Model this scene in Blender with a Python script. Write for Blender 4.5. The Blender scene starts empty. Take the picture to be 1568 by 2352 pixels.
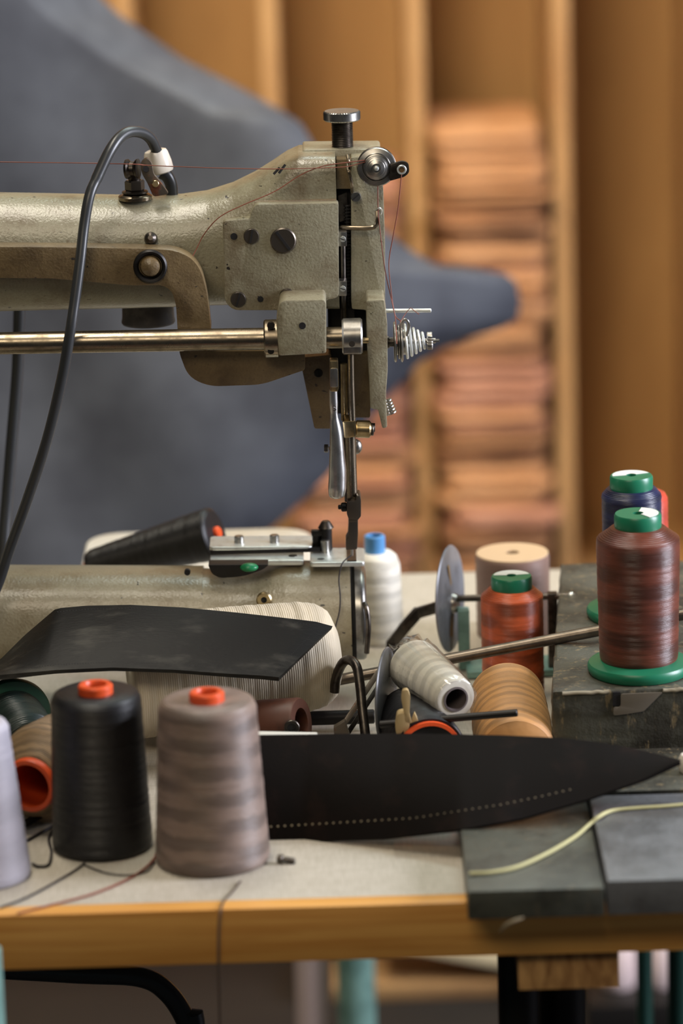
import bpy, bmesh, math, random
from math import sin, cos, pi, radians as R, atan2, sqrt
from mathutils import Vector, Matrix

random.seed(7)
scene = bpy.context.scene
COL = scene.collection

# ------------------------------------------------------------------ camera
F = 8820.0                      # focal length in pixels of the 1568 x 2352 frame
CAMZ = 1.75
PITCH, ROLL = R(15.0), R(1.65)
fwd = Vector((0, cos(PITCH), -sin(PITCH)))
r0 = Vector((1, 0, 0)); u0 = Vector((0, sin(PITCH), cos(PITCH)))
rt = r0 * cos(ROLL) - u0 * sin(ROLL)
up = r0 * sin(ROLL) + u0 * cos(ROLL)
CAM = Vector((0, 0, CAMZ))
cam_data = bpy.data.cameras.new('camera')
cam = bpy.data.objects.new('camera', cam_data); COL.objects.link(cam)
rot = Matrix((rt, up, -fwd)).transposed()
cam.matrix_world = Matrix.Translation(CAM) @ rot.to_4x4()
cam_data.sensor_fit = 'VERTICAL'; cam_data.sensor_height = 36.0
cam_data.lens = 36.0 * F / 2352
cam_data.clip_start = 0.05; cam_data.clip_end = 50
cam_data.dof.use_dof = True
cam_data.dof.focus_distance = 3.12
cam_data.dof.aperture_fstop = 3.3
scene.camera = cam

# ------------------------------------------------------------------ world and lights
w = bpy.data.worlds.new('room_air'); scene.world = w; w.use_nodes = True
bg = w.node_tree.nodes['Background']
bg.inputs[0].default_value = (0.80, 0.90, 1.0, 1); bg.inputs[1].default_value = 0.035

def area(name, loc, target, sx, sy, energy, color, spread=180):
    l = bpy.data.lights.new(name, 'AREA'); l.shape = 'RECTANGLE'; l.size = sx; l.size_y = sy
    l.energy = energy; l.color = color; l.spread = R(spread)
    o = bpy.data.objects.new(name, l); COL.objects.link(o)
    o.location = loc
    d = Vector(target) - Vector(loc)
    o.rotation_euler = d.to_track_quat('-Z', 'Y').to_euler()
    return o
area('ceiling_lamp', (-0.35, 2.98, 2.75), (0.0, 3.05, 0.8), 1.3, 0.20, 24, (1.0, 0.92, 0.78))
area('window_light', (2.6, 2.75, 1.75), (0.0, 3.0, 0.9), 1.0, 1.4, 165, (0.86, 0.88, 1.0))
area('skylight', (0.45, 4.05, 2.45), (0.05, 3.0, 0.8), 1.2, 0.5, 14, (0.86, 1.0, 0.96))
area('room_lamp', (-0.7, 0.4, 3.0), (0.1, 3.6, 0.8), 1.6, 0.8, 28, (1.0, 0.86, 0.66))
area('shelf_fill', (-0.55, 3.7, 3.0), (0.30, 5.6, 0.75), 1.4, 0.5, 46, (1.0, 0.87, 0.66), 110)  # added fill that brightens the shelving, not a fitting of the room

scene.view_settings.view_transform = 'Standard'
scene.view_settings.look = 'None'
scene.view_settings.gamma = 1.0
scene.view_settings.use_curve_mapping = False
scene.view_settings.exposure = -0.10

# ------------------------------------------------------------------ measuring: photo pixel + depth -> place
def ray(px, py):
    return fwd + rt * ((px - 784) / F) + up * ((1176 - py) / F)
def at(px, py, Y):
    d = ray(px, py); return CAM + d * (Y / d.y)
def on(px, py, z):
    d = ray(px, py); return CAM + d * ((z - CAMZ) / d.z)
def mm(px, py, Y):              # size of one pixel at that place
    d = ray(px, py); return (Y / d.y) / F

# ------------------------------------------------------------------ object helpers
def mesh_from(bm, name, mat, angle=35):
    bmesh.ops.recalc_face_normals(bm, faces=bm.faces)
    me = bpy.data.meshes.new(name); bm.to_mesh(me); bm.free()
    me.materials.append(mat)
    for p in me.polygons: p.use_smooth = True
    me.set_sharp_from_angle(angle=R(angle))
    return me
def wl(o):                      # place of an object's origin (roots are only moved, never turned, when world=True)
    p = Vector((0, 0, 0))
    while o is not None:
        p = p + o.location; o = o.parent
    return p
def obj(name, bm, mat, parent=None, label=None, local=False, angle=35):
    """one mesh object; vertices are given in world space unless local"""
    if parent is not None and not local:
        bmesh.ops.translate(bm, verts=bm.verts, vec=-wl(parent))
    o = bpy.data.objects.new(name, mesh_from(bm, name, mat, angle)); COL.objects.link(o)
    if parent is None and not local:
        vs = [v.co for v in o.data.vertices]
        c = Vector(((min(v.x for v in vs) + max(v.x for v in vs)) / 2, (min(v.y for v in vs) + max(v.y for v in vs)) / 2, min(v.z for v in vs)))
        o.data.transform(Matrix.Translation(-c)); o.location = c
    o.parent = parent
    if label: o['label'] = label
    return o
def tag(o, label, cat, group=None):
    o['label'] = label; o['category'] = cat
    if group: o['group'] = group
    return o
def thing(name, label, cat, loc, group=None, M=None):
    o = bpy.data.objects.new(name, None); COL.objects.link(o)
    o.empty_display_size = 0.02
    if M is not None: o.matrix_world = M
    else: o.location = loc
    return tag(o, label, cat, group)
def struct(name, bm, mat):
    o = obj(name, bm, mat); o['kind'] = 'structure'; return o
def BM(): return bmesh.new()

def frame(p, d, side=None):
    z = Vector(d).normalized()
    a = Vector(side) if side is not None else (Vector((0, 0, 1)) if abs(z.z) < 0.9 else Vector((1, 0, 0)))
    x = (a - z * a.dot(z)).normalized(); y = z.cross(x)
    M = Matrix((x, y, z)).transposed().to_4x4(); M.translation = Vector(p)
    return M
def lathe(bm, prof, M=None, seg=40, closed=False):
    M = M or Matrix.Identity(4)
    rings = []
    for r, z in prof:
        if r < 1e-7: rings.append([bm.verts.new(M @ Vector((0, 0, z)))])
        else: rings.append([bm.verts.new(M @ Vector((r * cos(2 * pi * i / seg), r * sin(2 * pi * i / seg), z))) for i in range(seg)])
    n = len(rings)
    for k in range(n if closed else n - 1):
        a, b = rings[k], rings[(k + 1) % n]
        for i in range(seg):
            j = (i + 1) % seg
            if len(a) == 1 and len(b) == 1: break
            if len(a) == 1: bm.faces.new((a[0], b[i], b[j]))
            elif len(b) == 1: bm.faces.new((a[i], a[j], b[0]))
            else: bm.faces.new((a[i], a[j], b[j], b[i]))
    return bm
def cyl(bm, p0, p1, ra, rb=None, seg=28, bev=0.0):
    p0, p1 = Vector(p0), Vector(p1); rb = ra if rb is None else rb
    L = (p1 - p0).length; b = min(bev, ra * .6, rb * .6, L * .4)
    prof = [(0, 0), (ra - b, 0), (ra, b), (rb, L - b), (rb - b, L), (0, L)] if b > 0 else [(0, 0), (ra, 0), (rb, L), (0, L)]
    return lathe(bm, prof, frame(p0, p1 - p0), seg)
def ringz(bm, M, ro, ri, h, seg=36, bev=0.0):
    b = bev or h * .15
    return lathe(bm, [(ri, 0), (ro - b, 0), (ro, b), (ro, h - b), (ro - b, h), (ri, h)], M, seg, closed=True)
def smooth(pts, n=8):
    P = [Vector(p) for p in pts]; out = []
    Q = [P[0] * 2 - P[1]] + P + [P[-1] * 2 - P[-2]]
    for i in range(1, len(Q) - 2):
        a, b, c, d = Q[i - 1:i + 3]
        for k in range(n):
            t = k / n
            out.append(.5 * ((2 * b) + (c - a) * t + (2 * a - 5 * b + 4 * c - d) * t * t + (3 * b - a - 3 * c + d) * t ** 3))
    out.append(P[-1]); return out
def tube(bm, pts, r, seg=10, sm=8):
    P = smooth(pts, sm) if sm and len(pts) > 2 else [Vector(p) for p in pts]
    rs = r if callable(r) else (lambda t: r)
    t0 = (P[1] - P[0]).normalized()
    nrm = t0.orthogonal().normalized(); rings = []
    for i, p in enumerate(P):
        t = (P[min(i + 1, len(P) - 1)] - P[max(i - 1, 0)]).normalized()
        nrm = (nrm - t * nrm.dot(t)).normalized(); b = t.cross(nrm)
        rr = rs(i / (len(P) - 1))
        rings.append([bm.verts.new(p + (nrm * cos(2 * pi * k / seg) + b * sin(2 * pi * k / seg)) * rr) for k in range(seg)])
    for a, b in zip(rings, rings[1:]):
        for k in range(seg):
            j = (k + 1) % seg; bm.faces.new((a[k], a[j], b[j], b[k]))
    bm.faces.new(rings[0][::-1]); bm.faces.new(rings[-1]); return bm
def fillet(poly, rad, n=5):
    """round the corners of a 2D polygon; rad = one number or one per corner"""
    out = []; N = len(poly)
    for i in range(N):
        p = Vector(poly[i][:2]); a = Vector(poly[i - 1][:2]); c = Vector(poly[(i + 1) % N][:2])
        r = rad[i] if isinstance(rad, (list, tuple)) else rad
        da, dc = (a - p), (c - p); la, lc = da.length, dc.length
        if r <= 0 or la < 1e-6 or lc < 1e-6: out.append((p.x, p.y)); continue
        k = min(r, la * .48, lc * .48)
        A = p + da / la * k; C = p + dc / lc * k
        for j in range(n + 1):
            t = j / n; q = A * (1 - t) ** 2 + p * (2 * t * (1 - t)) + C * t * t
            out.append((q.x, q.y))
    return out
def spline2(pts, n=6):
    return [(v.x, v.y) for v in smooth([Vector((p[0], p[1], 0)) for p in pts], n)]
def bevel(bm, off, ang=30, seg=2, faces=None):
    es = [e for e in bm.edges if len(e.link_faces) == 2 and e.calc_face_angle(0) > R(ang)]
    bmesh.ops.bevel(bm, geom=es, offset=off, segments=seg, profile=.6, affect='EDGES', clamp_overlap=True)
def prism(bm, poly, y0, y1, bev=0.0008, hole=None):
    """a solid whose front outline is traced at depth y0 and which runs straight back to y1"""
    t = BM()
    f = [t.verts.new(at(p[0], p[1], y0)) for p in poly]
    b = [t.verts.new(v.co + Vector((0, y1 - y0, 0))) for v in f]
    t.faces.new(f); t.faces.new(b[::-1])
    for i in range(len(f)):
        j = (i + 1) % len(f); t.faces.new((f[i], b[i], b[j], f[j]))
    bmesh.ops.recalc_face_normals(t, faces=t.faces)
    if bev: bevel(t, bev)
    merge(bm, t); return bm
def merge(bm, t):
    me = bpy.data.meshes.new('tmp'); t.to_mesh(me); t.free(); bm.from_mesh(me); bpy.data.meshes.remove(me)
def box(bm, c, s, bev=0.0, M=None, seg=2):
    t = BM(); bmesh.ops.create_cube(t, size=1)
    bmesh.ops.scale(t, vec=Vector(s), verts=t.verts)
    if bev: bevel(t, bev, seg=seg)
    bmesh.ops.transform(t, matrix=(M or Matrix.Translation(Vector(c))), verts=t.verts)
    merge(bm, t); return bm
def loft_x(bm, secs, seg=48, step=6):
    """sections along the machine's length: (px, top y, bottom y, half depth, squareness, centre depth)"""
    full = []
    for a, b in zip(secs, secs[1:]):
        for k in range(step): full.append([a[i] + (b[i] - a[i]) * k / step for i in range(6)])
    full.append(list(secs[-1])); rings = []
    for px, yt, yb, hd, e, Yc in full:
        T, B = at(px, yt, Yc), at(px, yb, Yc); c = (T + B) / 2; hh = (T.z - B.z) / 2; ring = []
        for i in range(seg):
            th = 2 * pi * i / seg; cx, sx = cos(th), sin(th)
            y = math.copysign(abs(cx) ** (2 / e), cx) * hd; z = math.copysign(abs(sx) ** (2 / e), sx) * hh
            ring.append(bm.verts.new((c.x, c.y + y, c.z + z)))
        rings.append(ring)
    for a, b in zip(rings, rings[1:]):
        for i in range(seg):
            j = (i + 1) % seg; bm.faces.new((a[i], a[j], b[j], b[i]))
    bm.faces.new(rings[0][::-1]); bm.faces.new(rings[-1]); return bm
def sheet(bm, fn, nu, nv, th):
    """a bent sheet: fn(u, v) -> point; th = real thickness"""
    g = [[Vector(fn(i / nu, j / nv)) for j in range(nv + 1)] for i in range(nu + 1)]
    def nrm(i, j):
        a = g[min(i + 1, nu)][j] - g[max(i - 1, 0)][j]; b = g[i][min(j + 1, nv)] - g[i][max(j - 1, 0)]
        n = a.cross(b)
        if n.length < 1e-12: return Vector((0, -1, 0))
        return n.normalized()
    N = [[nrm(i, j) for j in range(nv + 1)] for i in range(nu + 1)]
    A = [[bm.verts.new(g[i][j] + N[i][j] * th / 2) for j in range(nv + 1)] for i in range(nu + 1)]
    B = [[bm.verts.new(g[i][j] - N[i][j] * th / 2) for j in range(nv + 1)] for i in range(nu + 1)]
    for i in range(nu):
        for j in range(nv):
            bm.faces.new((A[i][j], A[i + 1][j], A[i + 1][j + 1], A[i][j + 1]))
            bm.faces.new((B[i][j], B[i][j + 1], B[i + 1][j + 1], B[i + 1][j]))
    for i in range(nu):
        bm.faces.new((A[i][0], B[i][0], B[i + 1][0], A[i + 1][0])); bm.faces.new((A[i][nv], A[i + 1][nv], B[i + 1][nv], B[i][nv]))
    for j in range(nv):
        bm.faces.new((A[0][j], A[0][j + 1], B[0][j + 1], B[0][j])); bm.faces.new((A[nu][j], B[nu][j], B[nu][j + 1], A[nu][j + 1]))
    return bm
def interp(pts, x):
    if x <= pts[0][0]: return pts[0][1]
    for a, b in zip(pts, pts[1:]):
        if x <= b[0]: return a[1] + (b[1] - a[1]) * (x - a[0]) / (b[0] - a[0])
    return pts[-1][1]

# ------------------------------------------------------------------ materials
def S(r, g, b):                 # 0-255 sRGB -> linear
    f = lambda c: (c / 255 / 12.92) if c / 255 <= .04045 else ((c / 255 + .055) / 1.055) ** 2.4
    return (f(r), f(g), f(b), 1)
class NT:
    def __init__(s, name):
        s.m = bpy.data.materials.new(name); s.m.use_nodes = True; s.t = s.m.node_tree
        s.b = s.t.nodes['Principled BSDF']
        s.co = s.t.nodes.new('ShaderNodeTexCoord').outputs['Object']
    def n(s, typ, **kw):
        x = s.t.nodes.new(typ)
        for k, v in kw.items(): setattr(x, k, v)
        return x
    def put(s, sock, v):
        if isinstance(v, bpy.types.NodeSocket): s.t.links.new(v, sock)
        else: sock.default_value = v
    def math(s, op, a, b=0.0, c=None):
        x = s.n('ShaderNodeMath', operation=op); s.put(x.inputs[0], a); s.put(x.inputs[1], b)
        if c is not None: s.put(x.inputs[2], c)
        return x.outputs[0]
    def noise(s, scale, detail=3, vec=None, rough=.5, dist=0):
        x = s.n('ShaderNodeTexNoise'); s.put(x.inputs['Vector'], vec or s.co)
        x.inputs['Scale'].default_value = scale; x.inputs['Detail'].default_value = detail
        x.inputs['Roughness'].default_value = rough; x.inputs['Distortion'].default_value = dist
        return x.outputs['Fac']
    def scaled(s, v):
        x = s.n('ShaderNodeMapping'); s.put(x.inputs['Vector'], s.co); x.inputs['Scale'].default_value = v
        return x.outputs['Vector']
    def ramp(s, f, a, b):
        x = s.n('ShaderNodeMapRange'); x.interpolation_type = 'SMOOTHSTEP'
        s.put(x.inputs['Value'], f); x.inputs['From Min'].default_value = a; x.inputs['From Max'].default_value = b
        return x.outputs['Result']
    def mix(s, f, a, b):
        x = s.n('ShaderNodeMix', data_type='RGBA'); s.put(x.inputs[0], f); s.put(x.inputs[6], a); s.put(x.inputs[7], b)
        return x.outputs[2]
    def bump(s, h, strength, dist):
        x = s.n('ShaderNodeBump'); s.put(x.inputs['Height'], h); x.inputs['Strength'].default_value = strength
        x.inputs['Distance'].default_value = dist
        s.t.links.new(x.outputs[0], s.b.inputs['Normal']); return x
def mat(name, col, rough=.5, metal=0.0, col2=None, ns=30, lo=.45, hi=.65, amt=1.0, bump=0, bs=600, bd=.0006, rough2=None, stretch=None, coat=0, sheen=0, spec=.5):
    k = NT(name); b = k.b
    b.inputs['Roughness'].default_value = rough; b.inputs['Metallic'].default_value = metal
    vec = k.scaled(stretch) if stretch else k.co
    if col2 is not None:
        f = k.ramp(k.noise(ns, 5, vec, .6), lo, hi)
        f = k.math('MULTIPLY', f, amt)
        k.put(b.inputs['Base Color'], k.mix(f, col, col2))
        if rough2 is not None:
            k.put(b.inputs['Roughness'], k.math('MULTIPLY_ADD', f, rough2 - rough, rough))
    else: b.inputs['Base Color'].default_value = col
    if bump: k.bump(k.noise(bs, 2, vec), bump, bd)
    if coat: b.inputs['Coat Weight'].default_value = coat; b.inputs['Coat Roughness'].default_value = .15
    b.inputs['Specular IOR Level'].default_value = spec
    if sheen: b.inputs['Sheen Weight'].default_value = sheen
    return k.m
def paint(name, base, dirt, rough=.38):
    k = NT(name); b = k.b
    big = k.ramp(k.noise(22, 6, None, .65), .44, .74)
    sp = k.ramp(k.noise(190, 4, None, .7), .60, .72)
    gr = k.ramp(k.noise(700, 2), .35, .75)
    c = k.mix(k.math('MULTIPLY', big, .74), base, dirt)
    c = k.mix(k.math('MULTIPLY', sp, .55), c, dirt)
    c = k.mix(k.math('MULTIPLY', gr, .22), c, dirt)
    chip = k.ramp(k.noise(130, 3, k.scaled((1, 1, 1.8)), .5, .3), .70, .73)
    c = k.mix(chip, c, S(44, 38, 32))
    k.put(b.inputs['Base Color'], c)
    b.inputs['Roughness'].default_value = rough - .06
    b.inputs['Specular IOR Level'].default_value = .8
    k.bump(k.noise(460, 2), .42, .0008)
    return k.m
def thread_mat(name, col, dark=.55, pitch=.020, rough=.42, sheen=.25, turn=1.0, fine=.0011):
    """wound thread: fine turns and the crossing bands of a cross-wound package, along the spool's own axis"""
    k = NT(name); b = k.b
    sx = k.n('ShaderNodeSeparateXYZ'); k.put(sx.inputs[0], k.co); X, Y, Z = sx.outputs
    th = k.math('ARCTAN2', Y, X)
    nz = k.math('MULTIPLY', k.math('SUBTRACT', k.noise(45, 2), .5), .011)
    z = k.math('ADD', Z, nz)
    a = k.math('SINE', k.math('MULTIPLY_ADD', z, 2 * pi / pitch, k.math('MULTIPLY', th, turn)))
    c = k.math('SINE', k.math('SUBTRACT', k.math('MULTIPLY', z, 2 * pi / (pitch * 1.27)), k.math('MULTIPLY', th, turn)))
    m = k.ramp(k.math('ADD', a, c), -1.1, 1.0)
    fz = k.math('MULTIPLY_ADD', Z, 2 * pi / fine, th)
    fz = k.math('ADD', fz, k.math('MULTIPLY', k.noise(60, 2), 3.0))
    f1 = k.math('SINE', fz)
    g = k.ramp(k.noise(420, 2, k.scaled((.25, .25, 3))), .25, .8)
    dk = (col[0] * dark, col[1] * dark, col[2] * dark, 1)
    cc = k.mix(m, dk, col); cc = k.mix(k.math('MULTIPLY', g, .35), cc, dk)  # changing sheen of the crossing bands is painted in as darker colour
    k.put(b.inputs['Base Color'], cc)
    b.inputs['Roughness'].default_value = rough
    b.inputs['Sheen Weight'].default_value = sheen; b.inputs['Sheen Roughness'].default_value = .4
    b.inputs['Sheen Tint'].default_value = (col[0] ** .5, col[1] ** .5, col[2] ** .5, 1)
    k.bump(k.math('MULTIPLY_ADD', m, 1.2, k.math('ADD', f1, g)), .45, .0003)
    return k.m
def wood(name, a, b_, scale=(3, 40, 40), rough=.5, ns=1.0):
    k = NT(name)
    v = k.scaled(scale); f = k.ramp(k.noise(ns, 6, v, .6, .4), .3, .7)
    k.put(k.b.inputs['Base Color'], k.mix(f, a, b_)); k.b.inputs['Roughness'].default_value = rough
    k.bump(f, .1, .0005); return k.m
def glass(name, col=(1, 1, 1, 1), rough=.08):
    k = NT(name); k.b.inputs['Base Color'].default_value = col; k.b.inputs['Transmission Weight'].default_value = 1
    k.b.inputs['Roughness'].default_value = rough; k.b.inputs['IOR'].default_value = 1.35; return k.m

M = {}
M['paint'] = paint('machine_paint', S(149, 144, 121), S(92, 72, 46))
M['paint_dark'] = paint('machine_paint_aged', S(112, 94, 64), S(58, 42, 24), .42)
M['paint_bed'] = paint('machine_bed_paint', S(152, 142, 116), S(106, 88, 58), .36)
M['steel'] = mat('worn_steel', (.30, .25, .185, 1), .27, 1, (.13, .10, .065, 1), 60, .42, .72, .8, rough2=.45)
M['bright'] = mat('bright_steel', (.80, .82, .78, 1), .42, .85, (.55, .52, .46, 1), 90, .5, .7, .6)
M['satin'] = mat('satin_nickel', (.44, .425, .40, 1), .32, 1, (.26, .24, .21, 1), 120, .4, .7, .6)
M['polished'] = mat('polished_steel', (.70, .69, .67, 1), .30, 1, (.5, .48, .45, 1), 60)
M['brass'] = mat('aged_brass', (.52, .40, .22, 1), .3, 1, (.25, .18, .09, 1), 90, .4, .7, .8)
M['dark_steel'] = mat('dark_steel', (.12, .105, .09, 1), .38, 1, (.055, .045, .04, 1), 120, .4, .7, 1)
M['black_metal'] = mat('blackened_metal', (.018, .016, .015, 1), .45, .6)
M['rust'] = mat('rusty_bracket', (.16, .13, .10, 1), .45, .8, S(120, 66, 40), 70, .5, .62, .8, rough2=.8, bump=.3, bs=300)
M['rod'] = mat('dull_rod', (.17, .14, .11, 1), .36, .9, (.09, .07, .05, 1), 60, .4, .7, .8)
M['hole'] = mat('dark_hollow', (.006, .005, .005, 1), .8)
M['screw'] = mat('oiled_screw', (.13, .11, .09, 1), .40, .9)
M['cord'] = mat('black_rubber', (.028, .030, .032, 1), .34)
M['porcelain'] = mat('white_porcelain', S(222, 214, 200), .22, coat=.4)
M['grey_plastic'] = mat('grey_oil_cup', (.06, .055, .055, 1), .6, 0, (.12, .11, .10, 1), 50)
M['thread_line'] = mat('red_brown_line', S(126, 66, 48), .6)
M['thread_dark'] = mat('dark_line', S(44, 38, 38), .7)
M['thread_brown'] = mat('brown_line', S(78, 62, 50), .7)
M['thread_pale'] = mat('pale_line', S(186, 180, 130), .7)
M['orange'] = mat('orange_plastic', S(214, 80, 34), .38)
M['green'] = mat('green_plastic', S(28, 112, 80), .34)
M['green_dark'] = mat('dark_green_plastic', S(16, 66, 46), .38)
M['blue'] = mat('blue_plastic', S(82, 140, 192), .38)
M['label'] = mat('white_label', S(214, 216, 210), .5)
M['card'] = mat('grey_card', S(96, 86, 84), .7)
M['hide'] = mat('slate_hide', S(75, 78, 85), .62, 0, S(56, 58, 65), 9, .35, .7, .9, bump=.25, bs=260, bd=.0008, spec=.35)
M['black_leather'] = mat('black_oiled_leather', S(18, 17, 16), .50, 0, S(96, 93, 84), 30, .50, .74, .42, bump=.3, bs=420, stretch=(.5, 1.6, 1.6), rough2=.6, spec=.22)
M['brown_black_leather'] = mat('dark_brown_leather', S(17, 13, 11), .70, 0, S(38, 26, 21), 30, .5, .75, .5, bump=.25, bs=500, spec=.08)
M['edge'] = mat('leather_edge', S(66, 70, 76), .5)
M['stitch'] = mat('pale_stitch', S(152, 138, 112), .8)
M['stitch_dark'] = mat('dark_stitch', S(28, 26, 24), .8)
M['red_leather'] = mat('red_brown_leather', S(84, 46, 30), .5, 0, S(52, 28, 20), 40, .4, .7, 1)
M['tan_a'] = mat('tan_leather_sheet', S(192, 142, 98), .75, 0, S(172, 120, 76), 9, .35, .7, 1, stretch=(1, 1, 8), bump=.3, bs=60, bd=.002)
M['tan_b'] = mat('pinkish_leather_sheet', S(182, 130, 102), .75, 0, S(160, 106, 78), 9, .35, .7, 1, stretch=(1, 1, 8), bump=.3, bs=60, bd=.002)
M['tan_c'] = mat('brown_leather_sheet', S(160, 110, 70), .78, 0, S(100, 64, 40), 9, .35, .7, 1, stretch=(1, 1, 8), bump=.3, bs=60, bd=.002)
M['shelf'] = wood('shelf_plywood', S(176, 133, 80), S(162, 120, 70), (6, 6, 1.2), .6, 2.0)
M['shelf_edge'] = wood('divider_edge', S(184, 142, 92), S(160, 116, 70), (20, 20, 2), .55, 2.0)
M['wallm'] = mat('brown_wall', S(120, 88, 56), .8)
M['floor'] = wood('dark_floor', S(24, 20, 17), S(18, 15, 14), (2, 14, 2), .6, 2.0)
M['oak'] = wood('oak_edging', S(226, 168, 88), S(200, 136, 62), (2.0, 20, 60), .42, 2.0)
M['pine'] = wood('pine_block', S(120, 78, 46), S(70, 44, 26), (60, 8, 30), .6, 2.0)
M['endgrain'] = wood('pine_end_grain', S(222, 172, 110), S(150, 104, 58), (70, 70, 20), .6, 1.5)
def table_mat():
    k = NT('linen_laminate'); v1 = k.scaled((900, 60, 1)); v2 = k.scaled((60, 900, 1))
    f = k.math('ADD', k.noise(1, 2, v1), k.noise(1, 2, v2)); f = k.ramp(f, .7, 1.3)
    c = k.mix(f, S(176, 168, 152), S(196, 188, 174))
    d = k.ramp(k.noise(9, 5, None, .65), .55, .75)
    c = k.mix(k.math('MULTIPLY', d, .35), c, S(150, 136, 116))
    k.put(k.b.inputs['Base Color'], c); k.b.inputs['Roughness'].default_value = .42
    return k.m
M['laminate'] = table_mat()
def block_mat(name, a, b_, c_, rough=.5, speck=.6):
    k = NT(name)
    f = k.ramp(k.noise(16, 6, None, .7), .4, .65); g = k.ramp(k.noise(140, 4, k.scaled((1, 1, .25)), .7), .55, .68)
    c = k.mix(f, a, b_); c = k.mix(k.math('MULTIPLY', g, speck), c, c_)
    k.put(k.b.inputs['Base Color'], c); k.b.inputs['Roughness'].default_value = rough
    k.bump(k.noise(260, 4, None, .7), .5, .0012); return k.m
M['block'] = block_mat('worn_dark_block', S(80, 79, 68), S(46, 43, 35), S(134, 118, 88), .5, .8)
M['slab'] = block_mat('dark_stone_slab', S(80, 81, 72), S(52, 51, 44), S(104, 94, 76), .34, .5)
M['slab_grey'] = block_mat('grey_stone_slab', S(112, 114, 118), S(84, 85, 88), S(98, 92, 88), .36, .4)  # paler tone puts the slab's reflected light into its colour
M['teal'] = mat('teal_enamel', S(120, 156, 146), .4, 0, S(92, 124, 116), 20)
M['teal_dark'] = mat('dark_teal_enamel', S(46, 84, 74), .4)
M['pinkwhite'] = mat('pinkish_enamel', S(206, 186, 184), .4)
M['cream_box'] = mat('white_enamel', S(206, 200, 188), .32, 0, S(190, 178, 158), 6)
M['parcel'] = mat('pale_paper', S(214, 196, 156), .7)
M['plank'] = wood('floor_plank', S(150, 116, 74), S(120, 88, 54), (3, 20, 20), .6, 2.0)
def clear(name, gloss, rough):
    k = NT(name); tr = k.n('ShaderNodeBsdfTransparent'); gl = k.n('ShaderNodeBsdfGlossy'); gl.inputs['Roughness'].default_value = rough
    lw = k.n('ShaderNodeLayerWeight'); lw.inputs['Blend'].default_value = .5
    mx = k.n('ShaderNodeMixShader'); k.put(mx.inputs[0], k.math('MULTIPLY_ADD', k.math('POWER', lw.outputs['Facing'], 4.0), .3, gloss))
    k.t.links.new(tr.outputs[0], mx.inputs[1]); k.t.links.new(gl.outputs[0], mx.inputs[2])
    k.t.links.new(mx.outputs[0], k.t.nodes['Material Output'].inputs['Surface']); return k.m
M['clear'] = clear('clear_acrylic', .03, .12)
M['film'] = clear('clear_film', .06, .12)
M['tape'] = mat('dirty_tape', S(112, 104, 92), .4)
M['bone'] = mat('ivory_plastic', S(172, 148, 104), .45)
M['disc'] = mat('grey_disc', (.26, .265, .28, 1), .42, .45, (.16, .16, .16, 1), 30)
M['white_strip'] = mat('white_plastic_strip', S(214, 212, 200), .4)
# thread colours
T = {}
T['brown'] = thread_mat('taupe_thread', S(136, 116, 104), .52, .019, .45, .18, 2)
T['black'] = thread_mat('black_thread', S(15, 14, 17), .6, .024, .42, .06)
T['lilac'] = thread_mat('lilac_grey_thread', S(176, 172, 182), .85, .03, .5, .3)
T['maroon'] = thread_mat('maroon_thread', S(108, 54, 38), .42, .024, .34, .3, 2)
T['navy'] = thread_mat('navy_thread', S(30, 36, 72), .5, .012, .34, .3)
T['coral'] = thread_mat('coral_thread', S(196, 70, 48), .7, .02, .4, .3)
T['rust'] = thread_mat('orange_thread', S(204, 92, 48), .42, .020, .34, .35, 2)
T['tan'] = thread_mat('tan_thread', S(196, 142, 84), .62, .0115, .5, .3, .15, .0014)
T['tanroll'] = thread_mat('beige_thread', S(122, 94, 82), .9, .03, .5, .3)
T['cream'] = thread_mat('cream_thread', S(214, 204, 182), .90, .03, .6, .3)
T['white'] = thread_mat('white_thread', S(232, 226, 210), .72, .0125, .55, .3, .15)
T['cloth'] = thread_mat('cream_yarn', S(216, 202, 176), .84, .016, .6, .3, .3, .0018)
T['dgreen'] = thread_mat('dark_green_thread', S(24, 38, 34), .6, .02, .36, .2)
T['jute'] = thread_mat('jute_thread', S(138, 112, 80), .5, .006, .6, .3, .2)

# ------------------------------------------------------------------ the room
TZ = 0.75
b = BM(); box(b, (0, 3.4, -0.02), (7, 5.4, .04)); struct('floor', b, M['floor'])
b = BM(); box(b, (0, 5.78, 1.5), (7, .06, 3.1)); struct('wall_back', b, M['wallm'])

# shelving of upright dividers
SY = 5.38                        # front edge of the dividers
root = thing('shelving_unit', 'tall wooden shelving of upright dividers along the back wall, behind the machine', 'shelf', (0, 5.55, 0))
b = BM(); box(b, (0, 5.735, 1.3), (3.2, .012, 2.6)); obj('back_panel', b, M['shelf'], root)
b = BM(); box(b, (0, 5.56, .09), (3.2, .34, .18), .003); obj('base_board', b, M['shelf'], root)
pitch = (at(1293, 650, SY).x - at(309, 650, SY).x) / 3
x0 = at(309, 650, SY).x
DIV = []
for k in range(-3, 6):
    x = x0 + k * pitch; DIV.append(x)
    b = BM(); box(b, (x, SY + .172, 1.385), (.022, .344, 2.41), .001)
    o = obj('divider', b, M['shelf'], root)
    b = BM(); box(b, (x, SY - .002, 1.385), (.024, .006, 2.41), .001)
    obj('edge_strip', b, M['shelf_edge'], o)

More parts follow.
